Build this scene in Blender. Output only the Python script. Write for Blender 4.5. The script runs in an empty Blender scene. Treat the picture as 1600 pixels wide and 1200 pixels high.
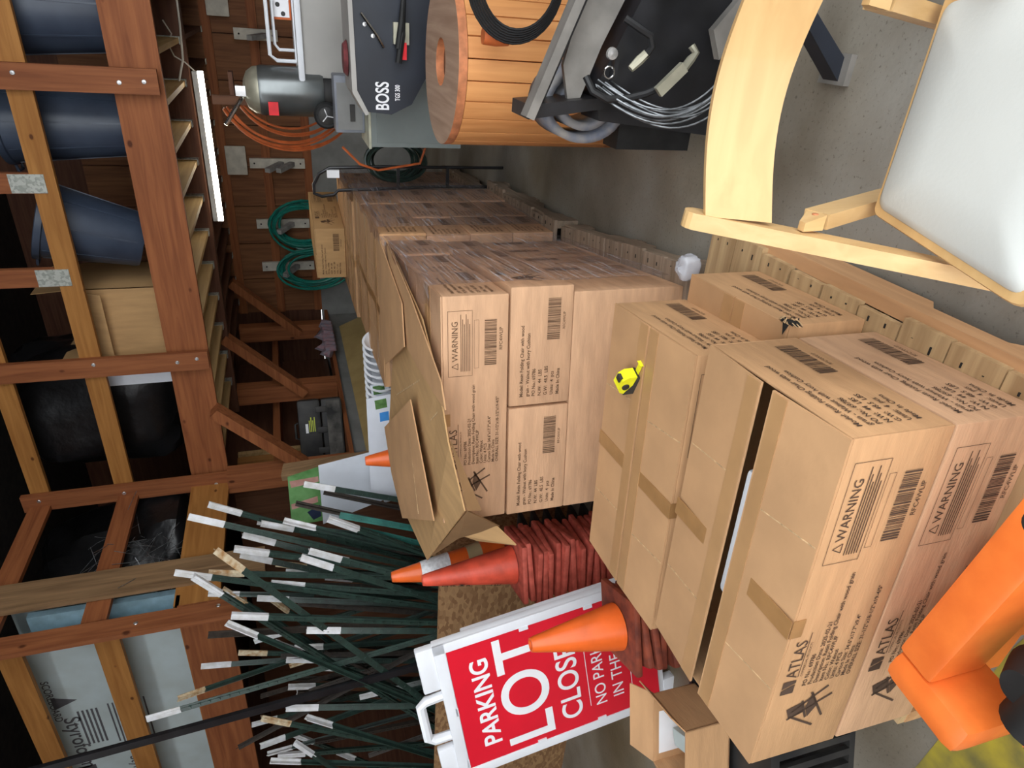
import bpy, math, random
from mathutils import Vector, Matrix
random.seed(11)
sc = bpy.context.scene
col = sc.collection
R = math.radians

# ---------------------------------------------------------------- camera (phone held on its side)
cam_d = bpy.data.cameras.new('camera'); cam = bpy.data.objects.new('camera', cam_d); col.objects.link(cam)
cam_d.sensor_fit = 'HORIZONTAL'; cam_d.sensor_width = 36.0; cam_d.lens = 23.349; cam_d.clip_start = .02; cam_d.clip_end = 100
cx = Vector((0.0720, -0.3026, -0.9504)); cy = Vector((0.8713, 0.4829, -0.0877)); cz = cx.cross(cy)
cam.matrix_world = Matrix(((cx.x, cy.x, cz.x, .5987), (cx.y, cy.y, cz.y, -.7188), (cx.z, cy.z, cz.z, 1.5135), (0, 0, 0, 1)))
sc.camera = cam

# ---------------------------------------------------------------- sky, seen through the open front of the shed
w = bpy.data.worlds.new('world'); sc.world = w; w.use_nodes = True
bg = w.node_tree.nodes['Background']; bg.inputs[0].default_value = (.93, .97, 1.0, 1); bg.inputs[1].default_value = 3.4
sc.view_settings.view_transform = 'Standard'; sc.view_settings.look = 'None'
sc.view_settings.gamma = 1; sc.view_settings.use_curve_mapping = False
sc.view_settings.exposure = 0.22

# ---------------------------------------------------------------- materials
MATS = {}
def nd(nt, t, **kw):
    n = nt.nodes.new(t)
    for k, v in kw.items(): setattr(n, k, v)
    return n
def mat(name, c, rough=.6, metal=0., var=.12, scale=12., bump=0., bscale=60., stretch=(1, 1, 1), spec=.4, c2=None, kind='noise', detail=4., emit=None, alpha=None, coat=0.):
    m = bpy.data.materials.new(name); m.use_nodes = True; nt = m.node_tree; b = nt.nodes['Principled BSDF']
    b.inputs['Roughness'].default_value = rough; b.inputs['Metallic'].default_value = metal
    b.inputs['Specular IOR Level'].default_value = spec
    b.inputs['Coat Weight'].default_value = coat
    tc = nd(nt, 'ShaderNodeTexCoord'); mp = nd(nt, 'ShaderNodeMapping'); mp.inputs['Scale'].default_value = stretch
    nt.links.new(tc.outputs['Object'], mp.inputs['Vector'])
    oi = nd(nt, 'ShaderNodeObjectInfo')
    ad = nd(nt, 'ShaderNodeVectorMath', operation='ADD'); ml = nd(nt, 'ShaderNodeVectorMath', operation='SCALE')
    cmb = nd(nt, 'ShaderNodeCombineXYZ')
    for i in range(3): nt.links.new(oi.outputs['Random'], cmb.inputs[i])
    nt.links.new(cmb.outputs[0], ml.inputs[0]); ml.inputs['Scale'].default_value = 37.
    nt.links.new(mp.outputs[0], ad.inputs[0]); nt.links.new(ml.outputs[0], ad.inputs[1])
    if kind == 'voronoi':
        tx = nd(nt, 'ShaderNodeTexVoronoi'); tx.inputs['Scale'].default_value = scale; fac = tx.outputs['Color']
    elif kind == 'wood':
        tx = nd(nt, 'ShaderNodeTexNoise'); tx.inputs['Scale'].default_value = scale; tx.inputs['Detail'].default_value = 6; tx.inputs['Distortion'].default_value = .6; fac = tx.outputs[0]
    else:
        tx = nd(nt, 'ShaderNodeTexNoise'); tx.inputs['Scale'].default_value = scale; tx.inputs['Detail'].default_value = detail; fac = tx.outputs[0]
    nt.links.new(ad.outputs[0], tx.inputs['Vector'])
    cr = nd(nt, 'ShaderNodeValToRGB')
    if c2 is None:
        lo = [max(0, x*(1-var*1.6)) for x in c]; hi = [min(1, x*(1+var*1.4)) for x in c]
    else: lo, hi = c2, c
    cr.color_ramp.elements[0].position = .32; cr.color_ramp.elements[1].position = .68
    cr.color_ramp.elements[0].color = (*lo, 1); cr.color_ramp.elements[1].color = (*hi, 1)
    nt.links.new(fac, cr.inputs[0]); nt.links.new(cr.outputs[0], b.inputs['Base Color'])
    if bump:
        t2 = nd(nt, 'ShaderNodeTexNoise'); t2.inputs['Scale'].default_value = bscale; t2.inputs['Detail'].default_value = 3
        nt.links.new(ad.outputs[0], t2.inputs['Vector'])
        bp = nd(nt, 'ShaderNodeBump'); bp.inputs['Strength'].default_value = bump; bp.inputs['Distance'].default_value = .01
        nt.links.new(t2.outputs[0], bp.inputs['Height']); nt.links.new(bp.outputs[0], b.inputs['Normal'])
    if emit: b.inputs['Emission Color'].default_value = (*emit[:3], 1); b.inputs['Emission Strength'].default_value = emit[3]
    if alpha is not None: b.inputs['Alpha'].default_value = alpha
    MATS[name] = m; return m
M = MATS
def wood(name, c, c2, axis=0, rough=.65, sc_=9., bump=.12, coat=0.):
    st = [14., 14., 14.]; st[axis] = .9
    mat(name, c, rough, 0, c2=c2, scale=sc_*.22, stretch=st, kind='wood', bump=bump, bscale=4., spec=.3, coat=coat)
def knots(name, axis, scale=4.5):
    m = M[name]; nt = m.node_tree; b = nt.nodes['Principled BSDF']; src = b.inputs['Base Color'].links[0].from_socket
    tc = nd(nt, 'ShaderNodeTexCoord'); mp = nd(nt, 'ShaderNodeMapping'); s = [1., 1., 1.]; s[axis] = .62; mp.inputs['Scale'].default_value = s
    v = nd(nt, 'ShaderNodeTexVoronoi'); v.inputs['Scale'].default_value = scale; r = nd(nt, 'ShaderNodeValToRGB')
    r.color_ramp.elements[0].position = .045; r.color_ramp.elements[0].color = (1, 1, 1, 1); r.color_ramp.elements[1].position = .085; r.color_ramp.elements[1].color = (0, 0, 0, 1)
    mx = nd(nt, 'ShaderNodeMixRGB', blend_type='MULTIPLY'); mx.inputs[2].default_value = (.30, .22, .18, 1)
    nt.links.new(tc.outputs['Object'], mp.inputs[0]); nt.links.new(mp.outputs[0], v.inputs[0]); nt.links.new(v.outputs['Distance'], r.inputs[0]); nt.links.new(r.outputs[0], mx.inputs[0]); nt.links.new(src, mx.inputs[1]); nt.links.new(mx.outputs[0], b.inputs['Base Color'])
mat('cardboard', (.52, .300, .150), .8, var=.07, scale=5, bump=.12, bscale=30, stretch=(1, 1, 6), spec=.25)
mat('cardboard_pink', (.56, .335, .195), .7, var=.07, scale=6, bump=.15, bscale=24, stretch=(1, 1, 6), spec=.35)
mat('cardboard_tan', (.50, .305, .14), .85, var=.06, scale=4, bump=.1, bscale=40, stretch=(6, 1, 1), spec=.2)
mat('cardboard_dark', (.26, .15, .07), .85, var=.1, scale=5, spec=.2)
mat('cardboard_edge', (.56, .38, .21), .9, var=.25, scale=60, spec=.1)
mat('tape', (.37, .195, .075), .32, var=.08, scale=14, spec=.5, bump=.1, bscale=25)
mat('ink', (.085, .055, .04), .8, var=.1, spec=.1)
mat('ink_brown', (.13, .075, .045), .85, var=.1, spec=.1)
wood('fir_x', (.36, .125, .045), (.22, .068, .024), 0); wood('fir_y', (.36, .125, .045), (.22, .068, .024), 1); wood('fir_z', (.34, .12, .045), (.21, .066, .024), 2)
wood('yellow_x', (.46, .21, .055), (.32, .13, .03), 0); wood('yellow_y', (.46, .21, .055), (.32, .13, .03), 1); wood('yellow_z', (.46, .22, .07), (.33, .14, .04), 2)
for a_, s_ in enumerate('xyz'): knots('fir_'+s_, a_); knots('yellow_'+s_, a_, 6.)
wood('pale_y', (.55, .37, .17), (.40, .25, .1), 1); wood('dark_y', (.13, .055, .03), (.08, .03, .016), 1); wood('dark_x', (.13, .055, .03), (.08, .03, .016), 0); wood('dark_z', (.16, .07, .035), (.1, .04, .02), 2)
wood('wall_board', (.28, .12, .05), (.17, .065, .028), 2)
wood('weathered_z', (.33, .20, .10), (.17, .10, .05), 2); wood('pallet_x', (.58, .41, .22), (.36, .23, .115), 0); wood('pallet_y', (.60, .34, .17), (.46, .25, .12), 1)
wood('pallet_grey_x', (.36, .27, .20), (.20, .145, .10), 0); wood('pallet_grey_y', (.33, .25, .18), (.19, .14, .10), 1)
wood('beech', (.66, .425, .19), (.58, .355, .15), 0, rough=.38, bump=.03, coat=.15); wood('beech_z', (.68, .45, .21), (.57, .345, .145), 2, rough=.38, bump=.03, coat=.15)
wood('spool_slat', (.74, .34, .12), (.58, .235, .075), 2, rough=.55); wood('spool_disc', (.50, .335, .235), (.35, .215, .145), 1, rough=.6); mat('spool_edge', (.55, .20, .085), .6, var=.2, scale=20)
mat('plywood', (.55, .40, .17), .6, c2=(.44, .31, .12), scale=5, bump=.05)
mat('osb', (.40, .235, .11), .75, c2=(.24, .125, .055), scale=60, kind='voronoi', bump=.2, bscale=30, stretch=(.45, 1, 1))
mat('floor', (.38, .37, .34), .5, c2=(.16, .14, .11), scale=1.5, detail=12, bump=.12, bscale=60, spec=.4)
mat('floor_yellow', (.42, .33, .03), .6, c2=(.15, .13, .04), scale=11, detail=8)
mat('stem', (.29, .29, .28), .8, c2=(.20, .20, .195), scale=4, bump=.1)
mat('black_steel', (.012, .012, .014), .38, var=.3, scale=9, spec=.5, bump=.05, bscale=30)
mat('grey_steel', (.24, .225, .205), .5, var=.18, scale=7, spec=.5, metal=.3)
mat('zinc', (.62, .62, .62), .35, .85, var=.2, scale=50)
mat('galv', (.55, .57, .52), .5, .5, c2=(.36, .38, .34), scale=60, kind='voronoi')
mat('chrome', (.8, .8, .8), .15, 1., var=.05)
mat('post_green', (.032, .066, .052), .33, c2=(.02, .036, .03), scale=25, spec=.7); mat('post_teal', (.02, .12, .10), .4, var=.2, scale=12)
mat('post_brown', (.06, .045, .035), .6, c2=(.03, .025, .02), scale=30)
mat('post_white', (.78, .79, .82), .55, c2=(.60, .59, .57), scale=22, spec=.4); mat('post_cream', (.72, .64, .46), .6, c2=(.42, .22, .08), scale=30)
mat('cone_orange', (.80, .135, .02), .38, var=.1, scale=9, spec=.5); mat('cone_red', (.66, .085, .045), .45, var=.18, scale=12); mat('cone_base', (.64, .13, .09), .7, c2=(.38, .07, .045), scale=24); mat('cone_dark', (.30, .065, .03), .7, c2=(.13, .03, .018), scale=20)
mat('collar', (.72, .74, .76), .4, var=.12, scale=60); mat('collar_tan', (.45, .36, .2), .5, var=.1)
mat('sign_white', (.80, .82, .86), .35, var=.03, scale=6, spec=.5); mat('sign_red', (.72, .012, .03), .35, var=.05, scale=4, spec=.5)
mat('white_print', (.86, .86, .88), .45, var=.02)
mat('paper_white', (.74, .78, .85), .5, var=.02); mat('paper_green', (.16, .30, .10), .6, c2=(.05, .14, .03), scale=20); mat('leaf_green', (.20, .42, .16), .5, c2=(.08, .22, .06), scale=9)
mat('leaf_pink', (.66, .36, .33), .5, c2=(.4, .2, .15), scale=9); mat('paper_blue', (.05, .25, .62), .5); mat('paper_navy', (.02, .03, .07), .5)
mat('can_blue', (.055, .075, .115), .42, c2=(.035, .048, .078), scale=5, spec=.5); mat('black_plastic', (.008, .008, .009), .35, var=.3, scale=4, bump=.9, bscale=9, spec=.5)
mat('foam', (.56, .66, .68), .7, c2=(.47, .54, .53), scale=3.5, detail=7); mat('foam_blue', (.33, .52, .62), .7, var=.1)
mat('wire_dark', (.05, .04, .032), .6); mat('tool_black', (.014, .014, .016), .55, c2=(.045, .042, .038), scale=7); mat('label_yellow', (.65, .72, .05), .5)
mat('hose_green', (.012, .21, .165), .35, var=.15, scale=20, spec=.5); mat('hose_orange', (.56, .13, .035), .45, var=.15); mat('hose_black', (.014, .014, .015), .5, var=.2); mat('wire_grey', (.20, .21, .22), .35, .6, var=.3, scale=30)
mat('belt_blue', (.14, .16, .22), .6, c2=(.32, .30, .28), scale=16); mat('bracket_white', (.62, .58, .50), .6, var=.1); mat('peg_grey', (.36, .35, .34), .6, var=.15)
mat('tank_grey', (.20, .215, .215), .28, .7, var=.15, scale=4); mat('dome', (.45, .43, .33), .35, .5, var=.1); mat('tub_grey', (.40, .385, .36), .55, var=.06, scale=3); mat('case_grey', (.22, .235, .27), .5, var=.1); mat('cabinet_grey', (.25, .285, .275), .5, var=.08, scale=3); mat('cream_edge', (.55, .55, .42), .6)
mat('hopper_navy', (.014, .018, .028), .42, var=.2, scale=4, spec=.5); mat('rust_red', (.24, .055, .06), .6, c2=(.1, .03, .03), scale=20); mat('hot_red', (.8, .02, .03), .4)
mat('jack_orange', (.86, .20, .035), .38, c2=(.74, .15, .025), scale=14, spec=.5, bump=.04); mat('rubber', (.014, .014, .014), .65, var=.3)
mat('cushion', (.58, .59, .56), .55, var=.02, scale=4, bump=.04, bscale=140); mat('tm_yellow', (.80, .76, .02), .35); mat('white_plastic', (.80, .82, .86), .4, var=.02); mat('lamp_white', (.7, .7, .66), .4)
mat('tube_light', (1, .95, .82), .4, emit=(1, .93, .78, 16)); mat('rag', (.30, .16, .18), .9, c2=(.2, .2, .24), scale=18, bump=.5); mat('roof', (.03, .022, .018), .9, var=.2); mat('nail_and_hole_shade', (.02, .018, .016), .95)
mat('case_dust', (.16, .15, .135), .9, c2=(.03, .03, .03), scale=9)
mat('ink_grey', (.10, .10, .11), .8)
mat('film_wad', (.70, .72, .78), .2, var=.1, alpha=.55, spec=.8)
def stain_floor():
    m = M['floor']; nt = m.node_tree; b = nt.nodes['Principled BSDF']; src = b.inputs['Base Color'].links[0].from_socket
    tc = nd(nt, 'ShaderNodeTexCoord'); n = nd(nt, 'ShaderNodeTexNoise'); n.inputs['Scale'].default_value = .55; n.inputs['Detail'].default_value = 6
    v = nd(nt, 'ShaderNodeTexNoise'); v.inputs['Scale'].default_value = 90; v.inputs['Detail'].default_value = 6
    r1 = nd(nt, 'ShaderNodeValToRGB'); r1.color_ramp.elements[0].position = .40; r1.color_ramp.elements[1].position = .62
    r2 = nd(nt, 'ShaderNodeValToRGB'); r2.color_ramp.elements[0].position = .60; r2.color_ramp.elements[1].position = .72
    m1 = nd(nt, 'ShaderNodeMixRGB', blend_type='MULTIPLY'); m1.inputs[2].default_value = (.62, .50, .34, 1)
    m2 = nd(nt, 'ShaderNodeMixRGB', blend_type='MULTIPLY'); m2.inputs[2].default_value = (.55, .52, .5, 1)
    nt.links.new(tc.outputs['Object'], n.inputs[0]); nt.links.new(tc.outputs['Object'], v.inputs[0])
    nt.links.new(n.outputs[0], r1.inputs[0]); nt.links.new(v.outputs[0], r2.inputs[0])
    nt.links.new(r1.outputs[0], m1.inputs[0]); nt.links.new(src, m1.inputs[1]); nt.links.new(r2.outputs[0], m2.inputs[0]); nt.links.new(m1.outputs[0], m2.inputs[1]); nt.links.new(m2.outputs[0], b.inputs['Base Color'])
stain_floor()
# stretch film: clear, slightly glossy, with pale streaks painted in as glare
def film():
    m = bpy.data.materials.new('stretch_film'); m.use_nodes = True; nt = m.node_tree; nt.nodes.clear()
    o = nd(nt, 'ShaderNodeOutputMaterial'); mx = nd(nt, 'ShaderNodeMixShader'); t = nd(nt, 'ShaderNodeBsdfTransparent'); g = nd(nt, 'ShaderNodeBsdfGlossy')
    t.inputs[0].default_value = (.86, .83, .83, 1); g.inputs['Roughness'].default_value = .22; g.inputs[0].default_value = (.9, .9, .95, 1)
    tc = nd(nt, 'ShaderNodeTexCoord'); mp = nd(nt, 'ShaderNodeMapping'); mp.inputs['Scale'].default_value = (3, 3.2, 26); mp.inputs['Rotation'].default_value = (-.75, 0, 0)
    n = nd(nt, 'ShaderNodeTexNoise'); n.inputs['Scale'].default_value = 3; n.inputs['Detail'].default_value = 5
    nt.links.new(tc.outputs['Object'], mp.inputs[0]); nt.links.new(mp.outputs[0], n.inputs[0])
    bp = nd(nt, 'ShaderNodeBump'); bp.inputs['Strength'].default_value = .9; bp.inputs['Distance'].default_value = .02
    nt.links.new(n.outputs[0], bp.inputs['Height']); nt.links.new(bp.outputs[0], g.inputs['Normal'])
    cr = nd(nt, 'ShaderNodeMapRange'); cr.inputs[1].default_value = .35; cr.inputs[2].default_value = .75; cr.inputs[3].default_value = .01; cr.inputs[4].default_value = .42
    nt.links.new(n.outputs[0], cr.inputs[0]); nt.links.new(cr.outputs[0], mx.inputs[0])
    df = nd(nt, 'ShaderNodeBsdfDiffuse'); df.inputs[0].default_value = (.72, .70, .74, 1); m2 = nd(nt, 'ShaderNodeMixShader')  # white diffuse layer paints glare streaks and haze onto the film
    mp2 = nd(nt, 'ShaderNodeMapping'); mp2.inputs['Scale'].default_value = (3, 2.0, 70); mp2.inputs['Rotation'].default_value = (-.62, 0, 0)
    n2 = nd(nt, 'ShaderNodeTexNoise'); n2.inputs['Scale'].default_value = 1.6; n2.inputs['Detail'].default_value = 4; nt.links.new(tc.outputs['Object'], mp2.inputs[0]); nt.links.new(mp2.outputs[0], n2.inputs[0])
    c2 = nd(nt, 'ShaderNodeMapRange'); c2.inputs[1].default_value = .56; c2.inputs[2].default_value = .74; c2.inputs[3].default_value = .035; c2.inputs[4].default_value = .5; nt.links.new(n2.outputs[0], c2.inputs[0])
    nt.links.new(t.outputs[0], mx.inputs[1]); nt.links.new(g.outputs[0], mx.inputs[2])
    nt.links.new(c2.outputs[0], m2.inputs[0]); nt.links.new(mx.outputs[0], m2.inputs[1]); nt.links.new(df.outputs[0], m2.inputs[2]); nt.links.new(m2.outputs[0], o.inputs[0]); MATS['film'] = m
film()

# ---------------------------------------------------------------- mesh helpers
class MB:
    def __init__(s): s.v = []; s.f = []; s.sm = []
    def add(s, vs, fs, smooth=False):
        o = len(s.v); s.v += [tuple(v) for v in vs]; s.f += [tuple(i+o for i in f) for f in fs]; s.sm += [smooth]*len(fs); return s
    def box(s, x0, x1, y0, y1, z0, z1, m=None):
        vs = [Vector((x, y, z)) for z in (z0, z1) for y in (y0, y1) for x in (x0, x1)]
        if m is not None: vs = [m @ v for v in vs]
        return s.add(vs, [(0, 2, 3, 1), (4, 5, 7, 6), (0, 1, 5, 4), (2, 6, 7, 3), (0, 4, 6, 2), (1, 3, 7, 5)])
    def bbox(s, x0, x1, y0, y1, z0, z1, b=.005, m=None):   # box with chamfered edges
        import bmesh
        bm = bmesh.new(); bmesh.ops.create_cube(bm, size=1)
        for v in bm.verts: v.co = Vector(((x0+x1)/2+v.co.x*(x1-x0), (y0+y1)/2+v.co.y*(y1-y0), (z0+z1)/2+v.co.z*(z1-z0)))
        bmesh.ops.bevel(bm, geom=bm.edges[:], offset=b, segments=2, affect='EDGES', profile=.6)
        if m is not None: bm.transform(m)
        bm.verts.index_update(); s.add([v.co for v in bm.verts], [[v.index for v in f.verts] for f in bm.faces], True); bm.free(); return s
    def bar(s, a, b, w, h, up=(0, 0, 1)):                   # rectangular bar from a to b, w sideways, h along up
        a = Vector(a); b = Vector(b); d = (b-a).normalized(); u = Vector(up); x = d.cross(u)
        if x.length < 1e-4: x = d.cross(Vector((1, 0, 0)))
        x.normalize(); u = x.cross(d); vs = [p+x*sx*w/2+u*su*h/2 for p in (a, b) for su in (-1, 1) for sx in (-1, 1)]
        return s.add(vs, [(0, 1, 3, 2), (4, 6, 7, 5), (0, 4, 5, 1), (2, 3, 7, 6), (0, 2, 6, 4), (1, 5, 7, 3)])
    def tube(s, pts, r, n=10, closed=False, caps=True):
        pts = [Vector(p) for p in pts]; N = len(pts); rr = r if isinstance(r, (list, tuple)) else [r]*N; vs = []; pu = None
        for i, p in enumerate(pts):
            if closed: d = pts[(i+1) % N]-pts[i-1]
            else: d = pts[min(i+1, N-1)]-pts[max(i-1, 0)]
            d.normalize()
            if pu is None:
                pu = d.orthogonal().normalized()
            u = pu-d*pu.dot(d); u.normalize(); pu = u; v = d.cross(u)
            vs += [p+(u*math.cos(2*math.pi*k/n)+v*math.sin(2*math.pi*k/n))*rr[i] for k in range(n)]
        fs = []
        for i in range(N if closed else N-1):
            j = (i+1) % N
            fs += [(i*n+k, i*n+(k+1) % n, j*n+(k+1) % n, j*n+k) for k in range(n)]
        s.add(vs, fs, True)
        if caps and not closed: s.add(vs[:n][::-1], [tuple(range(n))]); s.add(vs[-n:], [tuple(range(n))])
        return s
    def lathe(s, prof, n=24, m=None, a0=0, a1=2*math.pi):   # profile of (r, z) about z
        full = abs(a1-a0-2*math.pi) < 1e-6; c = n if full else n+1; vs = []
        for r, z in prof:
            for k in range(c):
                a = a0+(a1-a0)*k/n; vs.append(Vector((r*math.cos(a), r*math.sin(a), z)))
        if m is not None: vs = [m @ v for v in vs]
        fs = []
        for i in range(len(prof)-1):
            for k in range(n):
                k2 = (k+1) % c; fs.append((i*c+k, i*c+k2, (i+1)*c+k2, (i+1)*c+k))
        return s.add(vs, fs, True)
    def prism(s, poly, d0, d1, m=None):                      # polygon (x, z) pushed along y from d0 to d1
        n = len(poly); vs = [Vector((x, d0, z)) for x, z in poly]+[Vector((x, d1, z)) for x, z in poly]
        if m is not None: vs = [m @ v for v in vs]
        return s.add(vs, [tuple(range(n)), tuple(range(2*n-1, n-1, -1))]+[(i, i+n, (i+1) % n+n, (i+1) % n) for i in range(n)])
    def slab(s, pts, t):                                     # 3D polygon with thickness t along its normal
        pts = [Vector(p) for p in pts]; n = len(pts); nn = Vector((0, 0, 0))
        for i in range(n): nn += pts[i].cross(pts[(i+1) % n])
        nn.normalize(); vs = pts+[p-nn*t for p in pts]
        return s.add(vs, [tuple(range(n)), tuple(range(2*n-1, n-1, -1))]+[(i, i+n, (i+1) % n+n, (i+1) % n) for i in range(n)])
    def mesh(s, name):
        me = bpy.data.meshes.new(name); me.from_pydata(s.v, [], s.f)
        me.polygons.foreach_set('use_smooth', s.sm); me.update(); return me
    def build(s, name, m, parent=None, loc=None, rz=0):
        import bmesh
        me = s.mesh(name); me.materials.append(M[m] if isinstance(m, str) else m)
        bm = bmesh.new(); bm.from_mesh(me); bmesh.ops.recalc_face_normals(bm, faces=bm.faces); bm.to_mesh(me); bm.free()
        if any(s.sm): 
            try: me.set_sharp_from_angle(angle=R(40))
            except Exception: pass
        o = bpy.data.objects.new(name, me); col.objects.link(o)
        if parent: o.parent = parent
        if loc: o.location = loc
        if rz: o.rotation_euler.z = rz
        return o
def tag(o, label, cat, group=None, kind=None):
    if label: o['label'] = label
    if cat: o['category'] = cat
    if group: o['group'] = group
    if kind: o['kind'] = kind
    return o
def thing(name, label, cat, loc=(0, 0, 0), rz=0, group=None):
    o = bpy.data.objects.new(name, None); col.objects.link(o); o.location = loc; o.rotation_euler.z = rz; o.empty_display_size = .05
    return tag(o, label, cat, group)
def struct(name, mb, m, label=None, parent=None):
    o = mb.build(name, m, parent)
    if parent is None: o['kind'] = 'structure'
    if label: o['label'] = label
    return o
def copy_tree(o, parent=None):
    c = o.copy(); col.objects.link(c); c.parent = parent
    for ch in list(o.children): copy_tree(ch, c)
    return c
def inst(me, name, parent, loc=(0, 0, 0), m=None, rot=None):
    o = bpy.data.objects.new(name, me); col.objects.link(o); o.parent = parent; o.location = loc
    if rot: o.rotation_euler = rot
    return o
# text turned into flat mesh, cached; lies in local xz plane facing -y
TX = {}
def text_geo(s, size, align='LEFT', bold=0., res=2):
    if size > .06: res = 8
    k = (s, align, bold)
    if k not in TX:
        cu = bpy.data.curves.new('t', 'FONT'); cu.body = s; cu.size = 1; cu.align_x = align; cu.resolution_u = res; cu.offset = bold
        o = bpy.data.objects.new('t', cu); col.objects.link(o)
        dg = bpy.context.evaluated_depsgraph_get(); me = o.evaluated_get(dg).to_mesh()
        vs = [v.co.copy() for v in me.vertices]; fs = [tuple(p.vertices) for p in me.polygons]
        o.evaluated_get(dg).to_mesh_clear(); bpy.data.objects.remove(o); bpy.data.curves.remove(cu); TX[k] = (vs, fs)
    vs, fs = TX[k]; return [(v.x*size, v.y*size) for v in vs], fs
def put_text(mb, s, size, x, z, y=0, m=None, align='LEFT', bold=0., sx=1.):
    vs, fs = text_geo(s, size, align, bold); p = [Vector((x+a*sx, y, z+b)) for a, b in vs]
    if m is not None: p = [m @ q for q in p]
    mb.add(p, fs)
def put_rect(mb, x0, x1, z0, z1, y=0, m=None):
    p = [Vector(q) for q in ((x0, y, z0), (x1, y, z0), (x1, y, z1), (x0, y, z1))]
    if m is not None: p = [m @ q for q in p]
    mb.add(p, [(0, 1, 2, 3)])

# ================================================================ the setting
fl = struct('floor', MB().box(-7.5, 4.5, -5, 8.2, -.12, 0), 'floor', 'mottled grey concrete floor')
MB().slab([(-1.15, -.06, .0022), (-1.05, -.42, .0022), (-.3, -.75, .0022), (.45, -.6, .0022), (.1, -.22, .0022), (-.6, -.1, .0022)], .002).build('painted_patch', 'floor_yellow', fl)
wb = struct('wall_back', MB().box(-6.9, 4.1, 7.86, 8.0, 1.2, 4.4), 'dark_x', 'dark wooden back wall of vertical boards')
for i in range(15):
    x = -3.02+i*.46
    MB().box(x+.006, x+.454, 7.82, 7.86, 1.2, 3.6).build('board', 'wall_board', wb)
for z in (1.24, 1.70, 2.16):
    MB().box(-3.0, 4.0, 7.76, 7.82, z-.05, z+.045).build('girt', 'fir_x', wb)
MB().box(-6.9, 4.1, 7.70, 8.0, 0, 1.19).build('footing', 'stem', wb)
wl = struct('wall_left', MB().box(-3.35, -3.05, 4.5, 7.7, 0, 1.13), 'stem', 'grey concrete stem wall with timber framing')
MB().box(-3.35, -2.98, 4.25, 7.7, 1.13, 1.17).build('sill', 'fir_y', wl)
for y, h in ((4.31, 2.2), (5.78, 2.2), (7.30, 2.2)):
    MB().box(-3.16, -2.97, y-.07, y+.07, 1.17, h).build('post', 'fir_z', wl)
for y in (4.31, 5.70, 7.2):
    MB().bar((-2.36, y, 2.22), (-3.06, y, 1.50), .09, .13, up=(0, 1, 0)).build('brace', 'fir_x', wl)
MB().box(-3.75, -3.7, 4.5, 7.7, 1.17, 2.4).build('backing_boards', 'dark_y', wl)
MB().box(-3.55, -3.45, 5.1, 5.19, 1.17, 2.2).build('stud', 'yellow_z', wl)
MB().box(-3.55, -3.45, 5.24, 5.29, 1.17, 2.2).build('stud', 'pale_y', wl)
MB().box(-3.7, -3.3, 4.6, 7.6, 1.78, 1.85).build('girt', 'fir_y', wl)
struct('wall_side', MB().box(-6.9, -3.36, 4.55, 4.62, 0, 2.2), 'dark_z', 'dark board partition below the side loft')
struct('wall_outer', MB().box(-7.0, -6.9, -2.6, 8.0, 0, 4.4), 'dark_y', 'dark outer wall boards')
struct('wall_light_block', MB().box(-7.0, -.6, -2.7, -2.6, 0, 4.4), 'dark_x', 'unseen front wall added to block light beside the open doorway')  # added behind the camera to keep light off the front faces
struct('wall_right', MB().box(4.0, 4.1, 1.2, 8.0, 0, 4.4), 'dark_y', 'dark right wall boards')
struct('ceiling', MB().box(-7.0, 4.1, -1.0, 8.0, 4.4, 4.5), 'roof', 'dark roof boards')  # front edge brought forward to shade the near carton tops

# ---------------------------------------------------------------- storage loft
lf = thing('storage_loft', 'reddish timber storage loft with joists, deck and guard rails', 'loft', (0, 0, 2.2))
def lp(name, mb, m, parent=lf):   # loft part given in world coordinates
    o = mb.build(name, m, parent); o.location = (0, 0, -2.2) if parent is lf else (0, 0, 0); return o
lp('rim_beam', MB().box(-3.15, 4.0, 4.41, 4.45, 2.2, 2.495), 'fir_x')
lp('rim_edge', MB().box(-3.15, 4.0, 4.45, 4.56, 2.475, 2.50), 'yellow_x')
lp('rim_beam', MB().box(-3.15, -3.10, 2.98, 4.41, 2.2, 2.495), 'yellow_y')
lp('rim_beam', MB().box(-6.5, -3.10, 2.94, 2.98, 2.15, 2.47), 'fir_x')
lp('rim_edge', MB().box(-6.5, -3.10, 2.98, 3.08, 2.46, 2.485), 'yellow_x')
lp('middle_beam', MB().box(-3.2, 4.0, 5.66, 5.78, 2.17, 2.48), 'dark_x')
lp('deck', MB().box(-3.1, 4.0, 4.46, 7.8, 2.455, 2.475), 'dark_x')
lp('deck', MB().box(-6.6, -3.16, 3.0, 7.8, 2.455, 2.475), 'dark_x')
for i in range(-9, 13):
    x = -.07+i*.305
    if x > 3.9: break
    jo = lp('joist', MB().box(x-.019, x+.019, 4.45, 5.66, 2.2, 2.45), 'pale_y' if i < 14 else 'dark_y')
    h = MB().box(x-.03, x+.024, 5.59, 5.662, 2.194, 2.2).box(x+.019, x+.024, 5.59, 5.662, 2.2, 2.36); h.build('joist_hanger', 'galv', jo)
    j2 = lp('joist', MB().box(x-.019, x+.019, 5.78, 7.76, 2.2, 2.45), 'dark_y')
    MB().box(x-.03, x+.024, 7.66, 7.76, 2.194, 2.2).build('joist_hanger', 'galv', j2)
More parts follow.
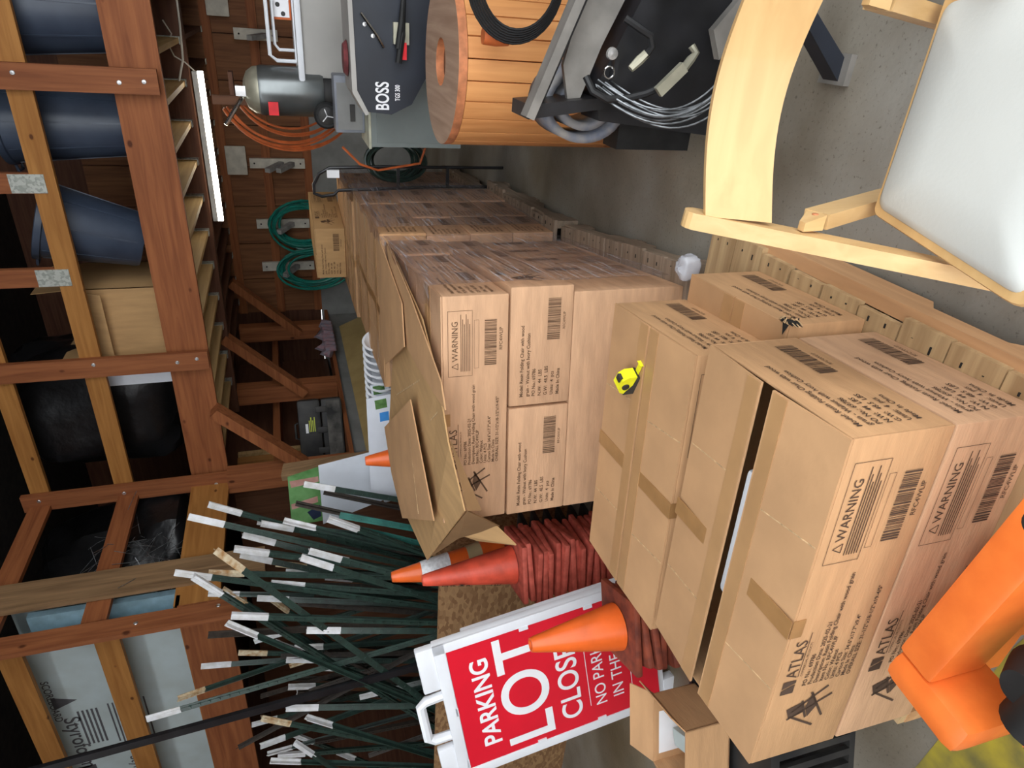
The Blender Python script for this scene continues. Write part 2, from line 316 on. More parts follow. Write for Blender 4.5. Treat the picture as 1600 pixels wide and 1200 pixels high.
# rails and guard posts, each with its screws
lp('rail', MB().box(-3.13, 4.0, 4.37, 4.41, 2.93, 3.07), 'yellow_x'); lp('rail', MB().box(-3.13, 4.0, 4.37, 4.41, 3.53, 3.66), 'yellow_x')
lp('rail', MB().box(-3.15, -3.11, 2.98, 4.37, 2.90, 3.05), 'fir_y'); lp('rail', MB().box(-3.15, -3.11, 2.98, 4.37, 3.53, 3.68), 'fir_y')
lp('rail', MB().box(-6.5, -3.15, 2.92, 2.96, 2.84, 2.99), 'yellow_x'); lp('rail', MB().box(-6.5, -3.15, 2.92, 2.96, 3.40, 3.54), 'yellow_x')
def guard(x, y, zs, z0, z1, wx=.15, m='fir_z', ax='x'):
    g = lp('guard_post', (MB().box(x-wx/2, x+wx/2, y-.02, y+.02, z0, z1) if ax == 'x' else MB().box(x-.02, x+.02, y-wx/2, y+wx/2, z0, z1)), m)
    for z, dx in zs:
        mtx = Matrix.Translation((x+dx, y-.021, z)) @ Matrix.Rotation(R(90), 4, 'X') if ax == 'x' else Matrix.Translation((x+.021, y+dx, z)) @ Matrix.Rotation(R(90), 4, 'Y')
        MB().lathe([(0, .004), (.012, .003), (.015, 0), (0, 0)], 10, mtx).build('screw', 'zinc', g)
    return g
guard(.06, 4.35, ((2.30, .0), (2.44, -.01), (3.0, .02)), 2.22, 3.8)
guard(-1.92, 4.35, ((2.28, .02), (2.42, .0), (2.98, .03)), 2.2, 4.0)
guard(-3.08, 4.34, ((2.15, .03), (2.3, -.02), (3.0, .0), (3.6, .02)), 2.04, 3.72, .15)
guard(-3.08, 3.28, (), 1.9, 4.0, .25, 'weathered_z', 'y')
guard(-3.09, 2.86, ((2.2, .03), (2.7, 0)), 2.02, 4.0, .15, 'fir_z', 'y')
for x in (-.58, -1.22):
    s_ = lp('stud', MB().box(x-.065, x+.065, 4.37, 4.41, 3.07, 4.2), 'fir_z')
    MB().box(x-.06, x+.06, 4.362, 4.369, 2.99, 3.19).build('mending_plate', 'galv', s_)

# ---------------------------------------------------------------- lamp under the middle beam (its own light)
lt = thing('tube_light', 'lit white LED strip light hanging under the loft joists', 'light', (-.58, 5.6, 2.08))
MB().box(-.60, .60, -.03, .03, .02, .06).build('housing', 'lamp_white', lt)
MB().box(-.60, .60, -.025, .025, -.02, .02).build('diffuser', 'tube_light', lt)
MB().tube([(.60, 0, .04), (.66, 0, .10), (.70, .0, .17), (.78, 0, .2), (.86, -.05, .16), (.95, -.1, .2)], .006, 6).build('cord', 'bracket_white', lt)
tag(MB().tube([(.62, 5.6, 2.17), (.35, 5.6, 2.175), (.1, 5.58, 2.19), (-.1, 5.5, 2.25)], .008, 6).build('electric_cable', 'bracket_white'), 'grey cable running along the joists beside the strip light', 'cable')

# ================================================================ cartons
CL, CW, CH = .864, .4407, .2405
def long_side_print(mb, m=None, w=CL, h=CH, part='drawing'):
    X = lambda s: s*w
    Z = lambda t: h-t*h
    # folding chair drawing
    for a, b in () if part != 'drawing' else (((.10, .62), (.16, .30)), ((.21, .74), (.15, .28)), ((.13, .70), (.235, .48)), ((.175, .30), (.245, .66)), ((.14, .50), (.21, .40))):
        p, q = Vector((X(a[0]), 0, Z(a[1]))), Vector((X(b[0]), 0, Z(b[1]))); d = (q-p).normalized(); n = Vector((-d.z, 0, d.x))*.003
        pp = [p-n, q-n, q+n, p+n]; mb.add([m @ v if m is not None else v for v in pp], [(0, 1, 2, 3)])
    for quad in () if part != 'drawing' else (((.15, .30), (.19, .24), (.205, .40), (.165, .46)), ((.14, .52), (.185, .46), (.235, .50), (.18, .60))):
        pp = [Vector((X(a), 0, Z(b))) for a, b in quad]; mb.add([m @ v if m is not None else v for v in pp], [(0, 1, 2, 3)])
    # logo block and name
    for quad in () if part != 'text' else (((.255, .24), (.285, .24), (.270, .10), (.255, .10)), ((.275, .10), (.300, .10), (.300, .24), (.290, .24))):
        pp = [Vector((X(a), 0, Z(b))) for a, b in quad]; mb.add([m @ v if m is not None else v for v in pp], [(0, 1, 2, 3)])
    if part == 'text': put_text(mb, 'ATLAS', .042, X(.31), Z(.225), 0, m, sx=.92); put_rect(mb, X(.31), X(.46), Z(.245), Z(.238), 0, m)
    if part == 'text': put_text(mb, 'COMMERCIAL PRODUCTS', .0085, X(.31), Z(.29), 0, m)
    for i, s in () if part != 'text' else enumerate(('PO No.: 69786', 'Production Date: 2025-02-21', 'Description: Resin Folding Chair with wood grain', 'Item No.: RFC4WLIP', 'Color: Walnut', 'Units: 4 PCS', 'Carton Size: 34.6"x17.7"x9.4"', 'Made In China', 'OVERALL SIZE: 31-1/2"x18-1/2"x19-4/5"')):
        put_text(mb, s, .0155, X(.27), Z(.37+i*.062), 0, m, bold=.012)
    # warning panel
    def frame(a0, a1, b0, b1, t=.0012):
        put_rect(mb, X(a0), X(a1), Z(b0), Z(b0)-t, 0, m); put_rect(mb, X(a0), X(a1), Z(b1), Z(b1)+t, 0, m); put_rect(mb, X(a0), X(a0)+t, Z(b1), Z(b0), 0, m); put_rect(mb, X(a1)-t, X(a1), Z(b1), Z(b0), 0, m)
    if part == 'barcode': barcode(mb, X(.71), X(.90), Z(.82), Z(.64), m); put_text(mb, 'RFC4WLIP', .018, X(.77), Z(.91), 0, m)
    if part != 'warning': return
    frame(.67, .94, .10, .46); frame(.70, .90, .485, .555, .0008)
    p = [Vector((X(.70), 0, Z(.245))), Vector((X(.725), 0, Z(.245))), Vector((X(.7125), 0, Z(.155)))]
    for i in range(3):
        a, b = p[i], p[(i+1) % 3]; d = (b-a).normalized(); n = Vector((-d.z, 0, d.x))*.001; mb.add([m @ v if m is not None else v for v in (a-n, b-n, b+n, a+n)], [(0, 1, 2, 3)])
    put_text(mb, 'WARNING', .031, X(.733), Z(.245), 0, m, sx=.95)
    for i in range(6): put_rect(mb, X(.69), X(.925-.02*(i % 3)), Z(.285+i*.026), Z(.285+i*.026)-.0022, 0, m)
def barcode(mb, x0, x1, z0, z1, m):
    rnd = random.Random(5); x = x0
    while x < x1:
        wd = rnd.choice((.0016, .0024, .004)); put_rect(mb, x, min(x+wd, x1), z0, z1, 0, m); x += wd+rnd.choice((.0016, .0024, .0036))
def end_print(mb, m=None, w=CW, h=CH, part='text'):
    X = lambda s: s*w
    Z = lambda t: h-t*h
    for i, s in () if part != 'text' else enumerate(('Model: Resin Folding Chair with wood', 'grain - Walnut with Ivory Cushion', 'PO No.: 69786', 'N.W:  44  LBS', 'G.W:  48.5  LBS', 'Units:  4  pcs', 'Made In China')):
        put_text(mb, s, .0185, X(.08), Z(.24+i*.097), 0, m, bold=.012, sx=.93)
    if part == 'barcode': barcode(mb, X(.56), X(.90), Z(.80), Z(.60), m); put_text(mb, 'RFC4WLIP', .014, X(.64), Z(.88), 0, m)
PM = {}
def print_mesh(kind, ink, part):
    if (kind, ink, part) not in PM:
        mb = MB(); (long_side_print if kind == 'long' else end_print)(mb, part=part); me = mb.mesh('printed_'+part); me.materials.append(M[ink]); PM[(kind, ink, part)] = me
    return PM[(kind, ink, part)]
def stamp(kind, ink, t, mtx):
    for part in (('drawing', 'text', 'warning', 'barcode') if kind == 'long' else ('text', 'barcode')):
        o = inst(print_mesh(kind, ink, part), 'printed_'+part, t); o.matrix_local = mtx
BODY = {}
def carton(label, loc, rz, lay='flat', m='cardboard', gap=.004, prints=('front', 'right'), ink='ink', group=None, flaps=True, tape=True, tilt=0., name='carton', hollow=False):
    """lay: flat_x (long side along x, facing -y), flat_y (long along y), edge (stood on its long edge, broad face to -y)"""
    t = thing(name, label, 'box', loc, rz, group)
    dx, dy, dz = {'flat_x': (CL, CW, CH), 'flat_y': (CW, CL, CH), 'edge': (CL, CH, CW)}[lay]
    k = (lay, m)
    if k not in BODY:
        b = MB().bbox(-dx+.001, -.001, .001, dy-.001, 0, dz-(.007 if lay != 'edge' else .001), .006); me = b.mesh('body'); me.materials.append(M[m])
        me.set_sharp_from_angle(angle=R(40)); BODY[k] = me
    if hollow:
        h = MB(); T_ = .006; zt_ = dz-.007
        h.bbox(-dx+.001, -.001, .001, T_, 0, zt_, .002).bbox(-dx+.001, -.001, dy-T_, dy-.001, 0, zt_, .002).bbox(-dx+.001, -dx+T_, T_, dy-T_, 0, zt_, .002).bbox(-T_, -.001, T_, dy-T_, 0, zt_, .002).box(-dx+.002, -.002, .002, dy-.002, 0, .006)
        h.build('body', m, t)
        MB().bbox(-dx+.30, -.22, dy/2-.035, dy/2+.03, .10, .222, .012).build('packed_cushion', 'sign_white', t)
        MB().bbox(-dx+.02, -dx+.28, dy/2-.03, dy/2+.03, .10, .20, .008).build('packed_chair_leg', 'dark_x', t)
        MB().bbox(-.21, -.02, dy/2-.03, dy/2+.03, .10, .20, .008).build('packed_chair_leg', 'dark_x', t)
    else: inst(BODY[k], 'body', t)
    if flaps and lay == 'flat_x':
        for s in (0, 1):
            y0, y1 = (.002, dy/2-gap/2) if s == 0 else (dy/2+gap/2, dy-.002)
            fb = MB(); zb = dz-.0065
            zi = zb+tilt; vs = [(-dx+.002, y0, zb if s == 0 else zi), (-.002, y0, zb if s == 0 else zi), (-.002, y1, zi if s == 0 else zb), (-dx+.002, y1, zi if s == 0 else zb)]
            fb.add(vs+[(a, b_, c+.0055) for a, b_, c in vs], [(0, 3, 2, 1), (4, 5, 6, 7), (0, 1, 5, 4), (1, 2, 6, 5), (2, 3, 7, 6), (3, 0, 4, 7)]); fb.build('flap', m, t)
            if tape:
                MB().box(-dx*.545, -dx*.49, y0+.004 if s else -.0006, y1-.001 if s == 0 else dy+.0006, dz-.001+(tilt*.5), dz+.0006+(tilt*.5)).build('tape', 'tape', t)
                # flap edges sealed with tape on the open seam
                ya, yb = (y1-.045, y1-.001) if s == 0 else (y0+.001, y0+.045)
                MB().box(-dx+.004, -.004, ya, yb, dz-.001+tilt*.85, dz+.0003+tilt*.85).build('tape', 'tape_clear', t)
        if tape:
            for cx_ in (.28, .72):
                for y0, y1 in ((.006, dy/2-.05), (dy/2+.05, dy-.006)): MB().bar((-dx*cx_, y0, dz-.0012+tilt*(y0/(dy/2) if y0 < dy/2-.02 else (dy-y0)/(dy/2))), (-dx*(cx_+.02), y1, dz-.0012+tilt*(y1/(dy/2) if y1 < dy/2 else (dy-y1)/(dy/2))), .0028, .0022).build('crease', 'cardboard_edge', t)
            MB().box(-dx*.545, -dx*.49, -.0008, .0006, dz-.03, dz).build('tape', 'tape', t)
    elif flaps and lay == 'flat_y':
        for s in (0, 1):
            x0, x1 = (-dx+.002, -dx/2-gap/2) if s == 0 else (-dx/2+gap/2, -.002)
            MB().box(x0, x1, .002, dy-.002, dz-.0065, dz-.001).build('flap', m, t)
    RZ = Matrix.Translation((.0009, 0, 0)) @ Matrix.Rotation(R(90), 4, 'Z'); FR = Matrix.Translation((-dx, -.0009, 0))
    for p in prints:
        if lay == 'edge': stamp('end', ink, t, Matrix.Translation((.0009, CH, 0)) @ Matrix(((0, -1, 0, 0), (0, 0, -1, 0), (1, 0, 0, 0), (0, 0, 0, 1))))
        else: stamp('long' if (lay == 'flat_x') == (p == 'front') else 'end', ink, t, FR if p == 'front' else RZ)
    return t
def rot2(o, deg, x, y): a = R(deg); return (o[0]+math.cos(a)*x-math.sin(a)*y, o[1]+math.sin(a)*x+math.cos(a)*y)
mat('tape_clear', (.45, .255, .115), .3, var=.05, scale=10, spec=.5)

# ---- near pallet and its four cartons
def pallet(label, o, deg, x0, x1, y0, y1, mx, my, nb=8, overs=.0, seed=1):
    rnd = random.Random(seed); t = thing('pallet', label, 'pallet', (o[0], o[1], 0), R(deg))
    wb_ = (y1-y0)/nb
    for i in range(nb):
        g = .003+rnd.random()*.009; e0 = rnd.uniform(-.012, .012); e1 = rnd.uniform(-.014, .012)
        b = MB().box(x0+e0, x1+e1, y0+i*wb_+g/2, y0+(i+1)*wb_-g/2, .118, .138+rnd.random()*.002).build('deck_board', mx, t)
        for yy in (.3, .7):
            MB().box(x1-.045+rnd.uniform(0, .02), x1-.028+rnd.uniform(0, .006), y0+(i+yy)*wb_-.0022, y0+(i+yy)*wb_+.0022, .138, .1405).build('nail', 'nail_and_hole_shade', b)
    for x in (x0+.03, (x0+x1)/2+.15, x1-.02+overs):
        h = MB(); n0 = .30; n1 = .52; L_ = y1-y0
        pr_ = [(y0, .02), (y0+L_*.14, .02), (y0+L_*.17, .06), (y0+L_*.33, .06), (y0+L_*.36, .02), (y0+L_*.64, .02), (y0+L_*.67, .06), (y0+L_*.83, .06), (y0+L_*.86, .02), (y1, .02), (y1, .118), (y0, .118)]
        h.prism(pr_, -.02, .02, Matrix.Translation((x, 0, 0)) @ Matrix.Rotation(R(90), 4, 'Z') @ Matrix.Scale(1, 4)); h.build('stringer', my, t)
    for yy in (y0+.05, (y0+y1)/2, y1-.05):
        MB().box(x0, x1, yy-.05, yy+.05, 0, .02).build('bottom_board', mx, t)
    return t
NA = 3.6; NO = (0, 0)
pallet('worn wooden pallet under the near cartons with pale deck boards', NO, .6, -.93, .03, -.03, 1.19, 'pallet_x', 'pallet_y', 9, overs=.03)
o = rot2(NO, NA, 0, 0)
carton('near brown chair carton with open top seam at the front, upper of two', (o[0], o[1], .38), R(NA), 'flat_x', gap=.036, tilt=.010, hollow=True)
carton('near chair carton at the bottom front, resting on the pale pallet', (o[0], o[1], .139), R(NA), 'flat_x', 'cardboard_pink', tape=False, flaps=False)
ob = (-.083, .489)
tm_box = carton('brown chair carton with the yellow tape measure on top', (ob[0], ob[1], .373), R(5.6), 'flat_x', gap=.009, tilt=.004)
oc = rot2(NO, NA, .018, .475)
cc = carton('lower chair carton with a torn black hole in its top corner', (oc[0], oc[1], .139), R(NA), 'flat_x', gap=.004, tilt=0)
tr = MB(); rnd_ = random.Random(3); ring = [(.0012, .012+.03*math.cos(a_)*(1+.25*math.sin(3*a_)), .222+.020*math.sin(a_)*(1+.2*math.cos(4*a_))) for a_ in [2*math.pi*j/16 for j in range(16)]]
tr.add(ring, [tuple(range(16))]); tr.build('torn_hole', 'nail_and_hole_shade', cc)  # flat black face paints in the shade inside the hole
for i in range(16):
    a_ = 2*math.pi*i/16; c_ = Vector((.001, .012+.031*math.cos(a_), .222+.021*math.sin(a_))); q_ = Vector((.004+.012*rnd_.random(), .012+.018*math.cos(a_)+rnd_.uniform(-.008, .008), .222+.012*math.sin(a_)+rnd_.uniform(-.004, .008)))
    MB().slab([c_+Vector((0, .005, 0)), q_, c_+Vector((0, -.005, .002))], .002).build('torn_shred', 'cardboard_edge' if i % 3 else 'nail_and_hole_shade', cc)
MB().slab([(-.001, -.002, .2415), (.0015, .02, .2415), (-.03, .012, .2418)], .001).build('torn_shred', 'nail_and_hole_shade', cc)
# tape measure
tm = thing('tape_measure', 'yellow and black tape measure lying on a carton top', 'tape measure', (-.285, .735, .6165), R(-20)); tm.scale = (.82, .82, .82)
MB().prism([(-.042, 0), (.036, 0), (.042, .01), (.04, .045), (.025, .062), (-.015, .068), (-.036, .055), (-.045, .03)], -.022, .022).build('case', 'tm_yellow', tm)
MB().prism([(-.044, -.0005), (.038, -.0005), (.043, .012), (.0, .016), (-.03, .034), (-.046, .04)], -.024, .024).build('grip', 'tool_black', tm)
MB().lathe([(0, .004), (.013, .004), (.014, 0)], 16, Matrix.Translation((-.005, -.022, .042)) @ Matrix.Rotation(R(90), 4, 'X')).build('badge', 'tool_black', tm)
MB().box(.01, .03, -.012, .012, .058, .07).build('lock_button', 'tool_black', tm)
MB().box(.042, .085, -.011, .011, .004, .006).box(.085, .087, -.013, .013, -.0005, .014).build('blade', 'tm_yellow', tm)

# ---- middle pallet
DA = 9.5; DO = (-.230, 1.291); zt = .139
pallet('old grey pallet under the shrink-wrapped middle stack', DO, DA, -.97, .075, -.02, 1.22, 'pallet_grey_x', 'pallet_grey_y', 7, seed=4)
dl = zt
for i in range(5):
    p = rot2(DO, DA, -.005, i*.2412)
    carton(('pinkish broad carton stood on edge at the foot of the middle stack' if i == 0 else 'carton stood on edge low in the wrapped middle stack'), (p[0], p[1], dl), R(DA), 'edge', 'cardboard_pink', prints=('right',) if i else (), ink='ink_brown', group='edge-stood cartons of the middle stack')
dl += CW
for j, (x, lb) in enumerate(((.02, 'chair carton showing its short printed end, right of the pair under the warning carton'), (-.4285, 'chair carton showing its short printed end, left of the pair under the warning carton'))):
    p = rot2(DO, DA, x, 0.); carton(lb, (p[0], p[1], dl), R(DA), 'flat_y', 'cardboard_pink', ink='ink_brown', prints=('front', 'right') if j == 0 else ('front',), flaps=False)
p = rot2(DO, DA, -.01, CL+.012); carton('carton lying behind the printed pair inside the wrapped middle stack', (p[0], p[1], dl), R(DA), 'flat_x', 'cardboard_pink', ink='ink_brown', prints=('right',), flaps=False)
dl += CH
for j in range(3):
    p = rot2(DO, DA, (0, -.01, .008)[j], j*(CW-.035)); 
    if j == 2: p = rot2(DO, DA, .0, 2*CW+.003)
    if j == 1: p = rot2(DO, DA, -.008, CW+.002)
    carton(('top front carton of the middle stack with warning panel and barcode', 'middle carton on top of the wrapped stack under the cardboard sheets', 'rear top carton of the wrapped middle stack')[j], (p[0], p[1], dl), R(DA), 'flat_x', 'cardboard_pink', ink='ink_brown', prints=('front', 'right') if j == 0 else ('right',))
ztop = dl+CH
# ---- far pallets, in two rows of three
EO = (-.425, 2.60)
for s, (y0, nm) in enumerate(((0., 'second'), (1.46, 'third'))):
    o2 = (EO[0]-y0*.13, EO[1]+y0); EA = 4.
    pallet(('grimy pallet under the second wrapped stack' if s == 0 else 'grimy pallet under the farthest wrapped stack'), o2, EA, -.97, .06, 0, 1.34, 'pallet_grey_x', 'pallet_grey_y', 7, seed=7+s)
    for k in range(4):
        z = zt-.004+k*.2355
        for j in range(3):
            p = rot2(o2, EA, random.uniform(-.012, .012), .01+j*(CW+.003))
            top = k == 3
            lb = ('top carton of the %s stack, %s of its row' % ({'second': 'wrapped second', 'third': 'farthest wrapped'}[nm], ('front', 'middle', 'rear')[j])) if top else 'printed carton end stacked in the %s wrapped stack' % ('second' if s == 0 else 'farthest')
            carton(lb, (p[0], p[1], z), R(EA), 'flat_x', 'cardboard' if top else 'cardboard_pink', ink='ink_brown', prints=('right',), flaps=top, gap=.008, tape=top, group=None if top else 'lower cartons of the %s stack' % ('second' if s == 0 else 'farthest'))
carton('single carton lying on top of the farthest stack by the green hoses', (-1.03, 4.78, 1.0825), R(-6), 'flat_y', 'cardboard_tan', prints=('front', 'right'), ink='ink_brown', gap=.01)

# ---- stretch film round the stacks
def wrap(label, o, deg, x0, x1, y0, y1, z0, z1, seed):
    rnd = random.Random(seed); n = 14; mm = 8; v = []; f = []
    path = [(x0, y1), (x1, y1), (x1, y0), (x0, y0)]
    segs = [((x1, y0), (x1, y1))]
    mb = MB()
    for a, b in segs:
        vs = []; fs = []
        for i in range(n+1):
            for j in range(mm+1):
                u = i/n; ww = j/mm; off = rnd.uniform(0, .007)
                vs.append((a[0]+(b[0]-a[0])*u+off, a[1]+(b[1]-a[1])*u, z0+(z1-z0)*ww+rnd.uniform(-.004, .004)))
        for i in range(n):
            for j in range(mm):
                q = i*(mm+1)+j; fs.append((q, q+mm+1, q+mm+2, q+1))
        mb.add(vs, fs, True)
        # the film folds a little over the top edge
        vs = []; fs = []
        for i in range(n+1):
            u = i/n; y = a[1]+(b[1]-a[1])*u
            vs += [(x1+.004, y, z1-.02), (x1+.002, y, z1+.012+rnd.random()*.008), (x1-.05-rnd.random()*.07, y, z1+.006)]
        for i in range(n):
            fs += [(i*3, i*3+3, i*3+4, i*3+1), (i*3+1, i*3+4, i*3+5, i*3+2)]
        mb.add(vs, fs, False)
    ob_ = mb.build('stretch_film', 'film', None, (o[0], o[1], 0), R(deg)); return tag(ob_, label, 'plastic wrap')
wrap('clear crinkled stretch film on the side of the middle stack', DO, DA, -.9, .036, 0, 1.2, .2, 1.083, 3)
wrap('clear stretch film on the side of the second stack', EO, 4., -.9, .042, 0, 1.35, .2, 1.078, 5)
wrap('clear stretch film on the side of the farthest stack', (EO[0]-.19, EO[1]+1.46), 4., -.9, .042, 0, 1.35, .2, 1.078, 6)
# ---- flattened cardboard on and over the middle stack
def sheet(label, pts, t=.005, m='cardboard_tan', creases=(), edge=True):
    th = thing('cardboard_sheet', label, 'cardboard', pts[0])
    off = Vector(pts[0]); P = [Vector(p)-off for p in pts]
    MB().slab(P, t).build('panel', m, th)
    for a, b in creases:
        a = Vector(a)-off; b = Vector(b)-off; MB().bar(a+Vector((0, 0, .001)), b+Vector((0, 0, .001)), .006, .004).build('crease', 'cardboard_edge', th)
    return th
zc = ztop+.014
sheet('large flattened carton laid over the middle stack, drooping past its front edge', [(-.375, 2.2, zc), (-.40, 1.5, zc), (-.49, 1.20, zc+.004), (-.60, .985, 1.09), (-.83, .915, 1.045), (-1.57, 1.47, 1.05), (-1.64, 1.87, zc), (-1.47, 2.38, zc+.01), (-.92, 2.2, zc+.006)], creases=[((-.62, 1.2, zc+.004), (-1.45, 2.1, zc+.006)), ((-.55, 1.35, zc+.004), (-1.1, 2.15, zc+.006))])
sheet('second flattened carton showing a pale edge over the printed warning carton', [(-.345, 2.3, zc+.016), (-.375, 1.66, zc+.016), (-.455, 1.12, zc+.012), (-.52, 1.05, zc+.012), (-.60, 1.5, zc+.016), (-.66, 1.95, zc+.016)], m='cardboard')
sheet('folded carton flap lying uppermost on the flattened sheets', [(-.77, 1.55, zc+.036), (-.90, 1.36, zc+.03), (-1.07, 1.16, zc+.018), (-1.60, 1.81, zc+.03), (-1.50, 2.05, zc+.045), (-1.34, 2.24, zc+.05)], m='cardboard', creases=[((-.88, 1.62, zc+.039), (-1.25, 1.42, zc+.028))])
sheet('long flattened carton lying across the top by the stretch film', [(-.40, 2.45, zc+.024), (-.46, 1.80, zc+.026), (-.62, 1.72, zc+.03), (-1.0, 2.3, zc+.03), (-.95, 2.55, zc+.02)], m='cardboard')
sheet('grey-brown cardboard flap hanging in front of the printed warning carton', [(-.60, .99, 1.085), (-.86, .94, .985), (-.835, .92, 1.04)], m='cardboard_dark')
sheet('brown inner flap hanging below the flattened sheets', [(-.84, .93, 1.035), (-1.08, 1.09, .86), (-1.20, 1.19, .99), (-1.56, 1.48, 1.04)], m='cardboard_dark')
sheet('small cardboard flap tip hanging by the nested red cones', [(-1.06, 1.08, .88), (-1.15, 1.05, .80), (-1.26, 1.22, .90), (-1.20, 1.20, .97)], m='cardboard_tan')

# ================================================================ left side: post bin, sign, cones
bn = thing('osb_bin', 'OSB plywood bin front standing behind the sign and cones', 'bin', (0, 1.75, 0))
MB().box(-4.6, -2.02, 0, .018, 0, .93).build('panel', 'osb', bn)
MB().box(-4.6, -2.02, .02, .06, .82, .91).build('cleat', 'yellow_x', bn)
MB().box(-2.12, -2.03, .02, 1.1, 0, .90).build('side_panel', 'osb', bn)

# steel T-posts
TP = [((-1.97,2.6,2.1),(-3.04,2.45,0.07),'w'),((-1.92,2.45,2.18),(-2.88,2.3,0.1),'w'),((-2.11,2.47,1.94),(-3.08,2.32,0.07),'w'),((-1.87,2.1,2.02),(-3.71,1.95,0.64),'r'),((-2.17,2.3,2.27),(-2.98,2.15,0.13),'w'),((-2.1,2.16,2.15),(-3.87,2.01,0.71),'w'),((-2.8,2.75,2.12),(-4.54,2.6,0.66),'r'),((-2.31,2.06,2.03),(-2.83,1.95,0.07),'w'),((-2.36,2.05,2.01),(-3.92,1.95,0.35),'w'),((-2.52,2.05,1.64),(-2.87,1.95,0.07),'w'),((-2.06,2.2,1.59),(-2.85,2.05,0.07),'w'),((-2.04,2.12,1.61),(-2.96,1.97,0.08),'w'),((-2.13,2.35,1.93),(-2.74,2.19,0.08),'w'),((-1.94,2.3,1.45),(-2.75,2.15,0.08),'w'),((-1.84,2.2,1.42),(-2.3,2.05,0.07),'g'),((-2.81,2.76,2.25),(-3.26,2.61,0.08),'w'),((-2.9,2.71,1.85),(-4.74,2.56,0.51),'r'),((-3.4,2.69,2.35),(-3.66,2.54,0.07),'w'),((-3.67,2.69,2.52),(-3.02,2.54,0.33),'r'),((-3.08,2.12,2.55),(-2.62,1.97,0.3),'w'),((-3.11,2.02,1.81),(-3.6,1.95,0.06),'w'),((-3.26,2.1,1.95),(-4.42,1.95,0.08),'r'),((-3.25,2.05,1.71),(-4.62,1.95,0.08),'w'),((-3.37,2.72,2.12),(-3.88,2.57,0.08),'r'),((-4.58,2.73,2.04),(-4.23,2.58,0.08),'w'),((-3.45,2.02,1.77),(-5.41,1.95,0.56),'w'),((-4.5,2.58,1.53),(-6.0,2.43,0.06),'w'),((-2.54,2.62,1.74),(-3.04,2.47,0.07),'r'),((-2.53,2.53,1.68),(-2.85,2.38,0.07),'w'),((-2.27,2.35,2.07),(-2.67,2.2,0.07),'r'),((-2.69,2.51,1.87),(-3.11,2.36,0.07),'w'),((-2.36,2.3,1.81),(-2.83,2.15,0.07),'w'),((-3.34,2.76,1.99),(-2.87,2.61,0.07),'w'),((-3.62,2.73,1.76),(-3.15,2.58,0.07),'r'),((-4.32,2.55,1.69),(-4.21,2.4,0.08),'g'),((-4.44,2.42,1.33),(-3.97,2.27,0.08),'g'),((-4.22,2.75,2.15),(-3.83,2.6,0.06),'w'),((-4.19,2.56,2.01),(-3.56,2.42,0.06),'w'),((-4.42,2.73,1.83),(-6.03,2.58,0.19),'w'),((-3.64,2.05,1.91),(-4.38,1.95,0.08),'w'),((-2.11,2.53,1.82),(-2.78,2.38,0.06),'w'),((-2.08,2.48,1.67),(-2.81,2.33,0.07),'w'),((-3.75,2.58,1.66),(-3.22,2.43,0.06),'g'),((-3.82,2.49,1.33),(-3.56,2.34,0.07),'w'),((-2.08,2.34,1.31),(-2.6,2.19,0.06),'g'),((-3.96,2.42,2.15),(-2.81,2.27,0.18),'g'),((-3.85,2.7,2.03),(-3.42,2.55,0.06),'g'),((-2.64,2.27,2.21),(-2.88,2.12,0.08),'g'),((-2.87,2.27,1.78),(-4.32,2.12,0.07),'w'),((-3.34,2.59,1.56),(-4.72,2.44,0.07),'g'),((-4.14,2.4,1.93),(-4.43,2.25,0.06),'w'),((-2.34,2.54,1.95),(-3.21,2.39,0.07),'w')]
def tpost_mesh(L_, m):
    b = MB(); b.box(-.0175, .0175, -.002, .002, 0, L_).box(-.0022, .0022, .002, .034, 0, L_).box(-.005, .005, -.005, -.002, 0, L_)
    z = .06
    while z < L_-.03:
        b.box(-.006, .006, -.011, -.004, z, z+.013); z += .055
    me = b.mesh('shaft'); me.materials.append(M[m]); return me
SH = {}
def tpost(tip, bot, kind, label, group=None):
    a = Vector(bot); b = Vector(tip); d = b-a; L_ = d.length; d.normalize()
    tl = .19 if kind in 'wr' else 0
    Lq = round((L_-tl)/.1)*.1; km = {'w': 'post_green', 'r': 'post_green', 'g': 'post_teal', 'b': 'post_brown'}[kind]
    if (Lq, km) not in SH: SH[(Lq, km)] = tpost_mesh(Lq, km)
    tt = thing('fence_post', label, 'fence post', a, 0, group)
    yv = Vector((-.6, .8, 0)); yv = (yv-d*yv.dot(d)).normalized(); xv = yv.cross(d); q = Matrix((xv, yv, d)).transposed().to_quaternion(); tt.rotation_mode = 'QUATERNION'
    tw = Matrix.Rotation(random.choice((random.uniform(-.5, .5), random.uniform(-.9, .9), random.uniform(2.4, 3.6))), 4, 'Z').to_quaternion(); tt.rotation_quaternion = q @ tw
    inst(SH[(Lq, km)], 'shaft', tt)
    if tl:
        cm = 'post_white' if kind == 'w' else 'post_cream'
        if (0, cm) not in SH:
            b_ = MB().box(-.0192, .0192, -.0028, .0028, 0, .19).box(-.003, .003, .002, .0348, 0, .19).box(-.005, .005, -.007, -.002, 0, .188); me = b_.mesh('painted_tip'); me.materials.append(M[cm]); SH[(0, cm)] = me
        inst(SH[(0, cm)], 'painted_tip', tt, (0, 0, Lq))
    return tt
